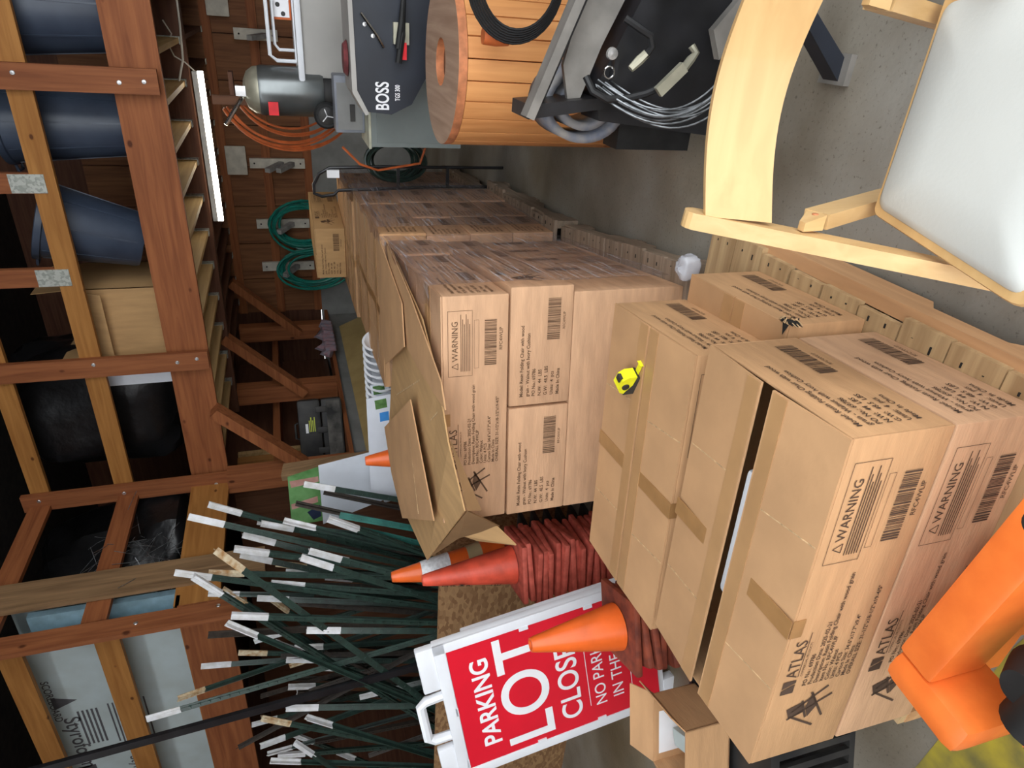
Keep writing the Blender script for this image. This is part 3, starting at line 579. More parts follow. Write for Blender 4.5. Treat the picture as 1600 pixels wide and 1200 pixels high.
special = {0: 'longest-reaching green steel fence post with white holed tip, uppermost of the bundle', 1: 'green fence post with white tip against the pale loft corner beam', 3: 'green steel fence post with cream tip leaning diagonally across the bundle',
           4: 'green fence post whose white tip overlaps the timber post', 5: 'white-tipped fence post slanting steeply in front of the bundle', 7: 'level-looking fence post with a broad white tip in the middle of the bundle', 8: 'white-tipped fence post with a black tie round it',
           9: 'short studded fence post with white tip pointing at the sign', 11: 'bluish green fence post with broad white tip above the cones', 19: 'fence post with long white tip reaching furthest toward the foam boards', 20: 'fence post with white tip beside the sign handle', 18: 'thin dark fence post with yellowed tip above the black bar', 14: 'bright teal post end beside the white boards', 17: 'fence post with small white tip against the brown beam'}
for k, (a, b, c) in enumerate(TP):
    zone = 'low in the bundle below the black bar' if a[0] < -3.3 else ('near the white sign boards' if a[0] > -2.2 else 'amid the leaning bundle')
    lb = special.get(k) or {'w': 'green steel fence post with white tip '+zone, 'r': 'green steel fence post with rusty cream tip '+zone, 'g': 'plain green fence post without painted tip in the bundle'}[c]
    kk = c if c != 'g' else ('g' if k in (14, 44) else 'b')
    if c == 'g' and kk == 'b': lb = 'plain dark brown fence post without painted tip in the bundle'
    if k == 44: lb = 'teal post lying under the bright teal post end'
    tpost(a, b, kk, lb, 'steel fence posts leaning in the bin' if k not in special else None)
for i in range(34):   # deeper posts of the same bundle
    x = -2.2-i*.062+random.uniform(-.04, .04); y = random.uniform(2.55, 2.86)
    tpost((x+random.uniform(-.1, .25), y, random.uniform(1.45, 1.85)), (x-.35+random.uniform(-.25, .2), y-.1, .06), 'b' if i % 3 else 'w', 'plain dark brown fence post without painted tip in the bundle' if i % 3 else 'green steel fence post with white tip deep at the back of the bundle', 'steel fence posts leaning in the bin')
kb = thing('steel_angle_bar', 'long black steel bar leaning in front of the foam boards', 'steel bar', (-2.86, 1.97, .06))
MB().bar((0, 0, 0), (-.33, .05, 3.1), .055, .012, up=(0, 1, 0)).build('flange', 'black_steel', kb); MB().bar((-.026, .03, 0), (-.356, .08, 3.1), .006, .05, up=(0, 1, 0)).build('web', 'black_steel', kb)

# folding pavement sign
sg = thing('parking_sign', 'white and red plastic sign reading parking lot closed', 'sign', (0, 0, 0))
sg.matrix_world = Matrix.Translation((-1.662, 1.036, 1.064)) @ Matrix.Rotation(R(14.0), 4, 'Z') @ Matrix.Rotation(R(-.9), 4, 'X') @ Matrix.Rotation(R(-8.7), 4, 'Y')
W_, H_ = .61, .914
fr = MB()
fr.bbox(-W_-.045, .045, .004, .045, -H_-.03, .05, .008)
fr.build('frame', 'sign_white', sg)
MB().bbox(-W_-.045, -W_-.002, -.004, .006, -H_-.03, .05, .002).bbox(.002, .045, -.004, .006, -H_-.03, .05, .002).bbox(-W_-.045, .045, -.004, .006, .002, .05, .002).build('rim', 'sign_white', sg)
def handle(x0, x1, closed=True):
    if closed:
        MB().tube([(x0, .02, .045), (x0+.003, .02, .12), (x0+.02, .02, .145), (x1-.02, .02, .145), (x1-.003, .02, .12), (x1, .02, .045)], .021, 8).build('handle', 'sign_white', sg)
    else: MB().bbox(x0, x1, .004, .04, .045, .12, .008).build('hinge_lug', 'sign_white', sg)
handle(-.42, -.21); handle(-.17, .04, False); handle(-.655, -.47, False)
for x in (-.30, -.58): MB().box(x-.02, x+.02, -.004, .0, -.0, .012).build('clip', 'sign_white', sg)
for z in (-.33, -.62):
    MB().box(-.012, .006, -.007, .0, z-.02, z+.02).build('clip', 'sign_white', sg); MB().box(-W_-.006, -W_+.012, -.007, 0, z-.02, z+.02).build('clip', 'sign_white', sg)
MB().box(-W_, 0, -.001, .004, -H_, 0).build('poster', 'sign_red', sg)
tx = MB(); cxs = -W_/2
put_text(tx, 'PARKING', .108, cxs, -.155, -.0016, None, 'CENTER', .022, 1.0)
put_text(tx, 'LOT', .30, cxs, -.395, -.0016, None, 'CENTER', .012, 1.0)
put_text(tx, 'CLOSED', .135, cxs, -.535, -.0016, None, 'CENTER', .014, .98)
put_rect(tx, -.52, -.09, -.578, -.575, -.0016)
put_text(tx, 'NO PARKING', .075, cxs, -.655, -.0016, None, 'CENTER', .004); put_text(tx, 'IN THE LOTS', .075, cxs, -.74, -.0016, None, 'CENTER', .004)
put_rect(tx, -.52, -.09, -.785, -.782, -.0016)
tx.build('lettering', 'white_print', sg)
for x in (-W_, -.08): MB().bbox(x-.02, x+.08, .0, .045, -H_-.1, -H_-.025, .006).build('foot', 'sign_white', sg)
bk = MB().bbox(-W_-.03, .03, .052, .085, -H_-.05, -.08, .008); bk.build('rear_panel', 'sign_white', sg)
MB().box(-.60, -.02, .05, .088, -.05, .045).build('batten', 'yellow_x', sg)

# traffic cones
def cone_parts(t, h, r, b, m, mbase, collars=(), nest=0.):
    MB().lathe([(r-.004, .03), (.016, h-.05), (.012, h-.045)] if nest else [(r, .03), (r*.97, .05), (.028, h-.015), (.024, h), (.018, h), (.016, h-.02)], 28).build('cone_body', m, t)
    bb = MB().bbox(-b/2, b/2, -b/2, b/2, 0, .026, .01); bb.build('base', mbase, t)
    for z0, z1, cm in collars:
        f = lambda z: r+(.028-r)*(z-.05)/(h-.065)+.0012
        MB().lathe([(f(z0), z0), (f(z1), z1)], 28).build('collar', cm, t)
def cone(label, loc, h=.46, r=.09, b=.28, m='cone_orange', mbase='cone_base', collars=(), rz=0, group=None):
    t = thing('traffic_cone', label, 'cone', loc, rz, group); cone_parts(t, h, r, b, m, mbase, collars, 1 if group else 0); return t
cpos = (-1.675, 1.445)
proto = None
for i in range(20):
    z = .002+i*.0325; top = i == 19
    rz = R(14+random.uniform(-9, 9)); x = cpos[0]+random.uniform(-.012, .012); y = cpos[1]+random.uniform(-.012, .012)
    if top:
        t = cone('faded red traffic cone on top of the tall nested stack', (x, y, z), m='cone_red', rz=R(20))
        lm = MB()
        for ch, zz in (('S', .36), ('A', .325), ('M', .285), ('P', .25), ('L', .16), ('E', .12)):
            rr_ = .09+(.028-.09)*(zz-.05)/(.395)+.0025
            mm_ = Matrix.Rotation(R(-48), 4, 'Z') @ Matrix.Translation((0, -rr_, zz)) @ Matrix.Rotation(R(-10), 4, 'X'); put_text(lm, ch, .042, -.012, -.012, 0, mm_, bold=.01)
        lm.build('lettering', 'ink', t)
    elif proto is None:
        proto = cone('flattened red cone base nested in the tall stack of cones', (x, y, z), m='cone_red', rz=rz, group='cones nested in the tall stack')
    else:
        t = copy_tree(proto); t.location = (x, y, z); t.rotation_euler = (R(random.uniform(-3, 3)), R(random.uniform(-3, 3)), rz)
proto = None
cp2 = (-1.325, .735)
for i in range(15):
    z = .002+i*.0335; top = i == 14; x = cp2[0]+random.uniform(-.01, .01); y = cp2[1]+random.uniform(-.01, .01); rz = R(30+random.uniform(-10, 10))
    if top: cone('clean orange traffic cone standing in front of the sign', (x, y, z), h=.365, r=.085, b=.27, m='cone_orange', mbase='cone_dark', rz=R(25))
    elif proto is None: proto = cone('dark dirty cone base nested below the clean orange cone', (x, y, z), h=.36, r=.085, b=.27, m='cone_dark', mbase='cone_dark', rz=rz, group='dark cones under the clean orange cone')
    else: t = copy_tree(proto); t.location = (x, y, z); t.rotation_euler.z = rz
proto = None
for i in range(8):
    z = .002+i*.07
    if i == 7: cone('tall orange cone with white reflective collar behind the red cone', (-1.80, 1.83-.2, z), .70, .135, .30, 'cone_orange', 'rubber', ((.42, .56, 'collar'), (.26, .33, 'collar_tan')))
    elif proto is None: proto = cone('tall orange cone nested beneath the collared cone', (-1.80, 1.63, z), .70, .135, .30, 'cone_orange', 'rubber', group='tall cones under the collared cone')
    else: t = copy_tree(proto); t.location = (-1.80, 1.63, z)
for i in range(10):
    z = .002+i*.075
    if i == 9: cone('orange cone tip showing against the white yard signs', (-1.60, 2.32, z), .55, .12, .28, rz=.2)
    elif i == 0: proto = cone('orange cone nested beneath the tip by the yard signs', (-1.60, 2.32, z), .55, .12, .28, rz=.2, group='cones stacked by the yard signs')
    else: t = copy_tree(proto); t.location = (-1.60, 2.32, z)

# black crate with an open parts carton on it
cr = thing('plastic_crate', 'black slatted plastic crate under the open small carton', 'crate', (-1.33, .30, 0), R(20))
for i in range(11):
    x = -.25+i*.05; MB().box(x, x+.022, -.2, -.185, .02, .30).build('slat', 'tool_black', cr); MB().box(x, x+.022, .185, .2, .02, .30).build('slat', 'tool_black', cr)
MB().box(-.25, .272, -.2, .2, 0, .02).build('bottom', 'tool_black', cr)
for x in (-.262, .272): MB().box(x, x+.012, -.2, .2, 0, .31).build('end_wall', 'tool_black', cr)
MB().box(-.27, .29, -.212, -.198, .29, .32).box(-.27, .29, .198, .212, .29, .32).box(-.29, .285, -.2, .2, .296, .302).build('rim', 'tool_black', cr)
bx = thing('open_carton', 'small open cardboard box with parts inside beside the sign', 'box', (-1.45, .335, .325), R(20))
for a in ((-.13, .13, -.1, -.095), (-.13, .13, .095, .1), (-.13, -.125, -.1, .1), (.125, .13, -.1, .1)): MB().box(*a, 0, .16).build('wall', 'cardboard', bx)
MB().box(-.13, .13, -.1, .1, 0, .005).build('bottom', 'cardboard', bx)
MB().slab([(.13, -.1, .16), (.13, .1, .16), (.19, .1, .21), (.19, -.1, .21)], .004).build('flap', 'cardboard', bx)
MB().slab([(-.13, -.1, .16), (-.13, .1, .16), (-.2, .1, .13), (-.2, -.1, .13)], .004).build('flap', 'cardboard', bx)
MB().slab([(-.13, .1, .16), (.13, .1, .16), (.12, .19, .2), (-.12, .19, .2)], .004).build('flap', 'cardboard', bx)
MB().box(-.10, .06, .0945, .0955, .03, .14).build('sticker', 'white_print', bx)
tag(MB().bbox(-.03, .03, -.05, .05, 0, .10, .006).build('parts_pack', 'foam', None, (-1.46, .345, .331), R(35)), 'pale green pack standing in the small open box', 'pack')

# ---------------------------------------------------------------- yard signs, planks, tool case by the left wall
def board(name, label, pts, t, m, cat='sign'):
    th = thing(name, label, cat, pts[0]); o_ = Vector(pts[0]); MB().slab([Vector(p)-o_ for p in pts], t).build('panel', m, th); return th, o_
b1, o1 = board('yard_sign', 'large plain white sign panel standing behind the fence posts', [(-2.045, 2.950, 1.469), (-1.984, 2.950, 1.115), (-2.398, 2.950, 1.052), (-2.536, 2.950, 1.469)], .006, 'paper_white')
b2, o2 = board('plant_banner', 'printed sign panel with green leaves and pink stems', [(-2.136, 2.990, 1.666), (-2.080, 2.990, 1.457), (-2.539, 2.990, 1.453), (-2.542, 2.990, 1.673)], .006, 'leaf_green')
MB().slab([Vector(p)-o2 for p in [(-2.170, 2.985, 1.657), (-2.158, 2.985, 1.475), (-2.200, 2.985, 1.474), (-2.224, 2.985, 1.650)]], .002).build('printed_stem', 'leaf_pink', b2)
MB().slab([Vector(p)-o2 for p in [(-2.362, 2.985, 1.662), (-2.321, 2.985, 1.490), (-2.371, 2.985, 1.489), (-2.406, 2.985, 1.661)]], .002).build('printed_stem', 'leaf_pink', b2)
MB().slab([Vector(p)-o2 for p in [(-2.446, 2.985, 1.565), (-2.395, 2.985, 1.478), (-2.496, 2.985, 1.476), (-2.520, 2.985, 1.529)]], .002).build('printed_stem', 'paper_navy', b2)
b3, o3 = board('yard_sign', 'white yard sign with blue and green print by the cardboard sheets', [(-1.459, 2.750, 1.167), (-1.439, 2.750, 1.022), (-2.200, 2.750, 0.972), (-2.210, 2.750, 1.160)], .006, 'paper_white')
MB().slab([Vector(p)-o3 for p in [(-1.475, 2.745, 1.119), (-1.465, 2.745, 1.050), (-1.528, 2.745, 1.044), (-1.538, 2.745, 1.113)]], .002).build('printed_block', 'paper_green', b3)
MB().slab([Vector(p)-o3 for p in [(-1.564, 2.745, 1.091), (-1.557, 2.745, 1.037), (-1.621, 2.745, 1.034), (-1.628, 2.745, 1.089)]], .002).build('printed_block', 'paper_blue', b3)
b4, o4 = board('yard_sign', 'lower white sign sheet half hidden by the leaning plank and posts', [(-1.954, 2.900, 1.120), (-1.906, 2.900, 0.882), (-2.340, 2.900, 0.838), (-2.385, 2.900, 1.059)], .006, 'paper_white')
b5, o5 = board('yard_sign', 'small green and white sign beside the stack of white trays', [(-1.540, 3.050, 1.109), (-1.533, 3.050, 0.995), (-1.650, 3.050, 0.972), (-1.656, 3.050, 1.096)], .006, 'paper_white')
MB().slab([Vector(p)-o5 for p in [(-1.548, 3.045, 1.094), (-1.542, 3.045, 1.020), (-1.604, 3.045, 1.014), (-1.611, 3.045, 1.088)]], .002).build('printed_block', 'paper_green', b5)
pk = thing('timber_plank', 'pale timber plank leaning at the end of the stem wall', 'plank', (-2.179, 3.300, 1.125)); pk0 = Vector(pk.location)
MB().bar(Vector((.02, -.12, .0))-Vector((0, 0, pk0.z)), Vector((-2.408, 3.420, 1.711))-pk0, .05, .14, up=(0, 1, 0)).build('plank_face', 'weathered_z', pk)
ps, op = board('plywood_sheet', 'yellow plywood sheet leaning on the grey stem wall', [(-3.0, 7.2, 1.02), (-2.98, 3.9, 1.02), (-2.62, 3.9, .2), (-2.64, 7.2, .2)], .018, 'plywood', 'plywood')
for i in range(9):
    tt = tag(MB().lathe([(.0, 0), (.08, 0), (.11, .05), (.12, .05), (.12, .055), (.105, .055), (.078, .006), (0, .006)], 24).build('white_tray', 'white_plastic', None, (-1.333+i*-.042, 3.189+i*-.012, 1.008)), 'round white plastic tray in the nested row by the yellow plywood', 'tray', 'nested white trays')
    tt.rotation_euler = (0, R(80), R(-12))
tb = MB().box(-1.9, -1.25, 2.85, 3.6, .72, .78); tw = thing('work_bench', 'low bench behind the stacks carrying white trays', 'bench'); tb.build('top', 'pale_y', tw)
for x in (-1.88, -1.31):
    for y in (2.88, 3.53): MB().box(x, x+.05, y, y+.05, 0, .72).build('leg', 'dark_z', tw)
rg = MB()
for i in range(8): rg.tube([(-2.93, 6.3+i*.1, 1.18), (-2.92+.03*math.sin(i*2), 6.35+i*.1, 1.26+.05*math.sin(i*1.7)), (-2.87, 6.33+i*.1, 1.22), (-2.86, 6.3+i*.1, 1.12)], [.05, .06, .05, .03], 8)
tag(rg.build('cloth_rag', 'rag'), 'crumpled pinkish rag hanging over the sill edge', 'rag')
tc_ = thing('tool_case', 'dusty black plastic tool case on the sill between the posts', 'tool case', (-3.12, 5.05, 1.175), R(28))
MB().bbox(-.30, .30, -.13, .13, .0, .20, .03).build('base_shell', 'tool_black', tc_); MB().bbox(-.30, .30, -.13, .13, .205, .42, .03).build('lid', 'tool_black', tc_)
for x in (-.2, 0.0, .2): MB().bbox(x-.03, x+.03, -.145, -.125, .15, .25, .006).build('latch', 'tool_black', tc_)
MB().tube([(-.08, -.03, .415), (-.07, -.03, .45), (.07, -.03, .45), (.08, -.03, .415)], .012, 8).build('handle', 'tool_black', tc_)
s_ = MB().box(-.03, .17, -.1325, -.131, .255, .36).build('sticker', 'tool_black', tc_); MB().box(-.02, .07, -.1335, -.1325, .33, .355).build('sticker_strip', 'white_print', s_)
q_ = MB()
for i in range(4): q_.box(-.01, .13-.03*(i % 2), -.1335, -.1325, .265+i*.016, .273+i*.016)
q_.build('sticker_lines', 'label_yellow', s_)
MB().box(-.28, .28, -.132, -.130, .02, .15).build('dust_film', 'case_dust', tc_)

# ================================================================ on the loft
def trash_can(label, loc, r0, r1, h, rot=(0, 0, 0)):
    t = thing('trash_can', label, 'trash can', loc); t.rotation_euler = rot
    MB().lathe([(0, .0), (r0*.96, 0), (r0, .02), (r1*.985, h-.03), (r1*.94, h-.03), (r0*.93, .03), (0, .03)], 32).build('body', 'can_blue', t)
    MB().lathe([(r1*.985, h-.05), (r1*1.05, h-.045), (r1*1.06, h-.005), (r1*1.03, h), (r1*.93, h), (r1*.93, h-.05)], 32).build('rim', 'can_blue', t)
    for k in range(8):
        a = k*math.pi/4+.2; MB().bar((r0*1.0*math.cos(a), r0*1.0*math.sin(a), .04), (r1*.992*math.cos(a), r1*.992*math.sin(a), h-.06), .012, .006, up=(math.cos(a), math.sin(a), 0)).build('rib', 'can_blue', t)
    for s in (-1, 1): MB().tube([(s*r1*1.03, -.06, h-.03), (s*(r1*1.03+.045), -.05, h-.035), (s*(r1*1.03+.045), .05, h-.035), (s*r1*1.03, .06, h-.03)], .010, 8).build('handle', 'can_blue', t)
    return t
trash_can('blue-grey trash can at the far right of the loft', (.42, 4.80, 2.48), .24, .29, .72)
trash_can('scuffed blue-grey trash can standing on the loft beside the guard post', (-.28, 4.82, 2.48), .20, .255, .80)
c3 = trash_can('dented blue-grey trash can tilted over on the loft', (-1.10, 4.80, 2.575), .20, .27, .66, (R(8), R(18), 0))
MB().add([Vector((-.05, -.232, .5)), Vector((.07, -.235, .5)), Vector((.07, -.243, .58)), Vector((-.05, -.24, .58))], [(0, 1, 2, 3)]).build('sticker', 'white_print', c3)
lb = thing('loft_carton', 'large open brown carton on the loft behind the rails', 'box', (-1.72, 4.9, 2.476))
for a in ((-.30, .32, -.30, -.295, 0, .62), (-.30, .32, .295, .30, 0, .62), (-.30, -.295, -.30, .30, 0, .62), (.315, .32, -.30, .30, 0, .62), (-.30, .32, -.3, .3, 0, .006)): MB().box(*a).build('wall', 'cardboard_tan', lb)
MB().slab([(.32, -.30, .62), (.32, .30, .62), (.30, .30, .86), (.30, -.30, .86)], .005).build('flap', 'cardboard_tan', lb)
MB().slab([(-.30, -.30, .62), (.32, -.30, .62), (.30, -.38, .40), (-.26, -.38, .40)], .005).build('flap', 'cardboard_tan', lb)
MB().slab([(-.30, -.30, .62), (-.30, .30, .62), (-.33, .30, .84), (-.33, -.30, .84)], .005).build('flap', 'cardboard_tan', lb)
tag(MB().box(-.12, .10, -.004, .004, 0, .62).build('printed_card', 'paper_white', None, (-2.10, 4.62, 2.48), .2), 'small white card with dark print standing beside the loft carton', 'card')
def blob(name, label, loc, sx, sy, sz, seed, m='black_plastic', cat='plastic sheet', bars=26):
    rnd = random.Random(seed); mb = MB(); n, q = 28, 16; vs = []; fs = []
    ph = [rnd.uniform(0, 6) for _ in range(8)]
    for i in range(q+1):
        th = math.pi*i/q
        for j in range(n):
            a = 2*math.pi*j/n; rr = 1+.10*math.sin(3*a+ph[0]+2*th)+.08*math.sin(5*th+ph[1]+a)+.05*math.sin(9*a+ph[2]-4*th)+.03*math.sin(15*a+ph[3]+7*th)
            x, y, z = math.sin(th)*math.cos(a)*rr, math.sin(th)*math.sin(a)*rr, math.cos(th)*rr
            vs.append((sx*math.copysign(abs(x)**.7, x), sy*math.copysign(abs(y)**.7, y), max(0, sz*(.5+.5*math.copysign(abs(z)**.6, z)))))
    for i in range(q):
        for j in range(n): fs.append((i*n+j, i*n+(j+1) % n, (i+1)*n+(j+1) % n, (i+1)*n+j))
    mb.add(vs, fs, True); return tag(mb.build(name, m, None, loc), label, cat)
blob('plastic_sheeting', 'big heap of black plastic sheeting on the loft', (-2.55, 4.98, 2.476), .48, .42, 1.25, 2)
blob('plastic_sheeting', 'upper heap of black plastic sheeting near the loft corner', (-2.85, 5.75, 2.476), .6, .35, 1.55, 3)
blob('plastic_sheeting', 'low roll of black plastic in the side loft behind the wires', (-3.75, 4.2, 2.476), .55, .5, .62, 5)
blob('plastic_sheeting', 'dark plastic heap at the back of the side loft', (-4.6, 4.9, 2.476), .8, .5, 1.5, 6)
def wires(label, c, n, L_, seed):
    rnd = random.Random(seed); mb = MB()
    for i in range(n):
        p = Vector(c)+Vector((rnd.uniform(-.12, .12), rnd.uniform(-.25, .25), rnd.uniform(0, .5))); d = Vector((rnd.uniform(-.5, .2), rnd.uniform(-.5, .5), rnd.uniform(-.3, .45)))*L_
        mid = p+d*.5+Vector((0, 0, rnd.uniform(-.04, .06))); mb.tube([p, mid, p+d], .0022, 4)
    o = mb.build('wire_bundle', 'wire_grey'); return tag(o, label, 'wire', kind='stuff')
blob('plastic_film_wad', 'crumpled wad of clear film at the corner of the middle pallet', (-.14, 1.235, .14), .045, .035, .075, 21, 'film_wad', 'plastic wrap')
wires('tangle of thin loose wires on the side loft', (-3.25, 3.7, 2.56), 60, .8, 4)
# foam boards stacked against the rail of the side loft
fb = thing('foam_board', 'large pale foam insulation board standing behind the side rails', 'foam board', (-4.75, 3.14, 2.476))
MB().box(-1.5, 1.42, 0, .05, 0, 1.16).build('sheet', 'foam', fb)
pm = MB(); up = Matrix.Rotation(math.pi, 4, 'Y')
put_text(pm, 'Styrofoam', .15, -.55, -.95, -.001, up, bold=.012); put_text(pm, 'SCOREBOARD', .07, -.98, -1.0, -.001, up, bold=.012)
put_text(pm, 'Styrofoam', .11, .05, -.62, -.001, up, bold=.012)
for i in range(9): put_rect(pm, .62-.5+.02*(i % 3), .62, .40+i*.03, .412+i*.03, -.001)
for i in range(5): put_rect(pm, .2, .60, .72+i*.03, .735+i*.03, -.001)
pm.add([(.66, -.001, .98), (.80, -.001, .98), (.73, -.001, .82)], [(0, 1, 2)]); pm.add([(-.25, -.001, .86), (-.05, -.001, .86), (-.05, -.001, .98), (-.25, -.001, .98)], [(0, 1, 2, 3)])
pm.build('printing', 'ink_grey', fb)
fb2 = tag(MB().box(-.35, .28, 0, .05, 0, .98).build('foam_board', 'foam_blue', None, (-3.52, 3.24, 2.476)), 'bluish foam board end seen beside the weathered post', 'foam board')
MB().box(-.30, .30, 0, .04, 0, .92).build('sheet', 'foam', thing('foam_offcut', 'ragged pale foam offcut beside the rail corner', 'foam board', (-3.55, 3.42, 2.70)))

# ================================================================ back wall: peg boards, hoses
def pegboard(label, x, z0, z1, pegs):
    t = thing('peg_rack', label, 'rack', (x, 7.74, z0)); MB().box(-.055, .055, -.02, .02, 0, z1-z0).build('back_board', 'bracket_white', t)
    for z in pegs: MB().bar((0, -.02, z), (-.02, -.30, z+.16), .05, .06).build('peg', 'peg_grey', t)
    for z in (.05, z1-z0-.05):
        MB().lathe([(0, .003), (.01, .002), (.01, 0)], 8, Matrix.Translation((0, -.021, z)) @ Matrix.Rotation(R(90), 4, 'X')).build('screw', 'nail_and_hole_shade', t)
pegboard('white peg rack high on the wall by the hand truck', .21, 1.45, 1.89, (.12,)); pegboard('empty white peg rack with two grey pegs', -1.12, 1.27, 1.88, (.14, .26)); pegboard('white peg rack holding the larger green hose', -1.83, 1.27, 1.88, (.2,)); pegboard('white peg rack holding the smaller green hose', -2.37, 1.25, 1.87, (.2,))
for x, lb_ in ((-1.09, 'white plastic plate hung on the wall above the empty rack'), (.52, 'white plastic plate hung on the wall at the far right')):
    tag(MB().bbox(-.16, .16, -.012, .012, 0, .22, .01).build('wall_plate', 'bracket_white', None, (x, 7.72, 1.91)), lb_, 'plate')
def coil(name, label, c, rx, rz_, n, r, m, seed, dy=.12, tail=None):
    rnd = random.Random(seed); mb = MB(); pts = []
    for i in range(n*28+1):
        k = i//28; a = 2*math.pi*i/28
        if i % 28 == 0: ax, az, oy, oz = rx*rnd.uniform(.68, 1.08), rz_*rnd.uniform(.72, 1.08), rnd.uniform(-dy, dy), rnd.uniform(-.05, .03)
        pts.append((c[0]+ax*math.cos(a), c[1]+oy*.7+.02*math.sin(a*2+k), c[2]+oz*(.5-.5*math.sin(a))+az*math.sin(a)))
    # smooth the jump between turns
    for _ in range(2): pts = [pts[0]]+[tuple((pts[i-1][j]+2*pts[i][j]+pts[i+1][j])/4 for j in range(3)) for i in range(1, len(pts)-1)]+[pts[-1]]
    if tail: pts += tail
    mb.tube(pts, r, 7); return tag(mb.build(name, m), label, 'hose')
coil('garden_hose', 'green garden hose coiled on the wall rack, larger coil', (-1.80, 7.52, 1.36), .30, .37, 11, .014, 'hose_green', 1)
coil('garden_hose', 'green garden hose coil on the rack nearest the corner', (-2.33, 7.50, 1.28), .24, .40, 8, .014, 'hose_green', 2, tail=[(-2.2, 7.48, 1.1), (-2.35, 7.45, .98), (-2.42, 7.45, .7)])

# ================================================================ right side, back to front
cb = thing('steel_cabinet', 'low grey-green steel cabinet behind the cable spool', 'cabinet', (.22, 3.62, 0)); MB().bbox(-.40, .40, 0, .40, .42, .99, .006).box(-.36, -.31, .03, .08, 0, .42).box(.31, .36, .03, .08, 0, .42).build('body', 'cabinet_grey', cb); MB().box(-.41, .40, -.006, .4, .985, 1.0).build('top', 'cream_edge', cb); MB().box(-.37, .37, -.008, -.001, .46, .95).build('door', 'cabinet_grey', cb)
st = thing('storage_bench', 'dark bench carrying the tub and compressor', 'bench', (.55, 4.38, 0)); MB().box(-.72, 1.2, -.28, .32, 1.0, 1.04).build('top', 'dark_x', st)
for x in (-.68, 1.1):
    for y in (-.25, .25): MB().box(x, x+.07, y, y+.07, 0, 1.0).build('leg', 'dark_z', st)
MB().box(-.66, -.60, .36, .40, 0, 1.95).build('upright', 'dark_z', st); MB().box(-.68, -.45, .40, .52, 1.80, 1.83).build('hose_hook', 'dark_x', st)
cs = thing('parts_case', 'grey plastic parts case standing on the cabinet', 'case', (.06, 3.88, 1.0)); MB().bbox(-.19, .14, -.08, .10, 0, .18, .01).build('body', 'case_grey', cs); MB().box(-.17, .10, -.083, -.079, .015, .165).build('lid_panel', 'stem', cs); MB().box(-.12, -.02, -.09, -.083, .06, .09).build('latch', 'tool_black', cs)
ac = thing('air_tank', 'grey upright steel tank with domed top and wheels', 'tank', (.05, 4.24, 1.04))
MB().lathe([(0, .18), (.145, .18), (.152, .20), (.152, .56), (.146, .58)], 32).build('shell', 'tank_grey', ac); MB().lathe([(.146, .575), (.14, .61), (.11, .65), (.06, .672), (0, .68)], 32).build('dome', 'dome', ac)
MB().lathe([(0, 0), (.12, 0), (.13, .18), (0, .18)], 24).build('skirt', 'tool_black', ac)
for s in (-1, 1):
    wh = MB().lathe([(.03, -.02), (.07, -.022), (.082, -.012), (.082, .012), (.07, .022), (.03, .02), (.03, -.02)], 28, Matrix.Translation((-.115, -.19*1.0, .175)) @ Matrix.Rotation(R(90), 4, 'X')) if s < 0 else MB().lathe([(.03, -.02), (.07, -.022), (.082, -.012), (.082, .012), (.07, .022), (.03, .02)], 28, Matrix.Translation((-.115, .12, .175)) @ Matrix.Rotation(R(90), 4, 'X'))
    w_ = wh.build('wheel', 'rubber', ac)
    if s < 0:
        MB().lathe([(0, .006), (.05, .004), (.055, 0)], 20, Matrix.Translation((-.115, -.213, .175)) @ Matrix.Rotation(R(90), 4, 'X')).build('hub', 'tool_black', w_)
        for a in (20, 140, 260): MB().bar((-.115, -.221, .175), (-.115+.045*math.cos(R(a)), -.221, .175+.045*math.sin(R(a))), .006, .004, up=(0, 1, 0)).build('spoke', 'zinc', w_)
MB().tube([(-.02, -.05, .67), (-.06, -.08, .70), (-.13, -.10, .75), (-.20, -.12, .80)], .014, 8).build('handle', 'chrome', ac); MB().box(-.03, .03, -.09, -.02, .66, .72).build('clamp', 'chrome', ac)
MB().box(-.13, -.05, -.152, -.148, .47, .53).build('sticker', 'hot_red', ac)
tb_ = thing('grey_tub', 'large light grey plastic tub behind the black spreader', 'tub', (.48, 4.34, 1.04)); MB().bbox(-.34, .55, -.2, .22, 0, .31, .04).build('body', 'tub_grey', tb_); MB().bbox(-.38, .58, -.23, .25, .29, .33, .012).build('rim', 'sign_white', tb_)
ht = thing('hand_cart', 'white tubular wire cart holding a red-framed gauge panel', 'cart', (.45, 4.40, 1.372))
MB().tube([(-.22, -.16, .0), (-.22, -.16, .12), (-.19, -.16, .16), (.5, -.16, .16)], .012, 8).build('rail', 'sign_white', ht); MB().tube([(-.16, -.1, .0), (-.16, -.1, .10), (-.13, -.1, .125), (.5, -.1, .125)], .010, 8).build('rail', 'sign_white', ht); MB().box(-.22, .5, -.17, .1, -.004, .006).build('tray', 'sign_white', ht)
gp = thing('gauge_panel', 'red-framed white gauge panel in the wire cart', 'panel', (.53, 4.36, 1.38)); MB().bbox(-.07, .3, -.02, .02, 0, .12, .006).build('frame', 'hose_orange', gp); MB().box(-.055, .29, -.023, -.019, .012, .108).build('face', 'white_print', gp)
for i in range(5): MB().lathe([(0, .006), (.013, .005), (.014, 0)], 12, Matrix.Translation((-.035+i*.05, -.023, .05+.03*(i % 2))) @ Matrix.Rotation(R(90), 4, 'X')).build('knob', 'tool_black', gp)
oh = MB()
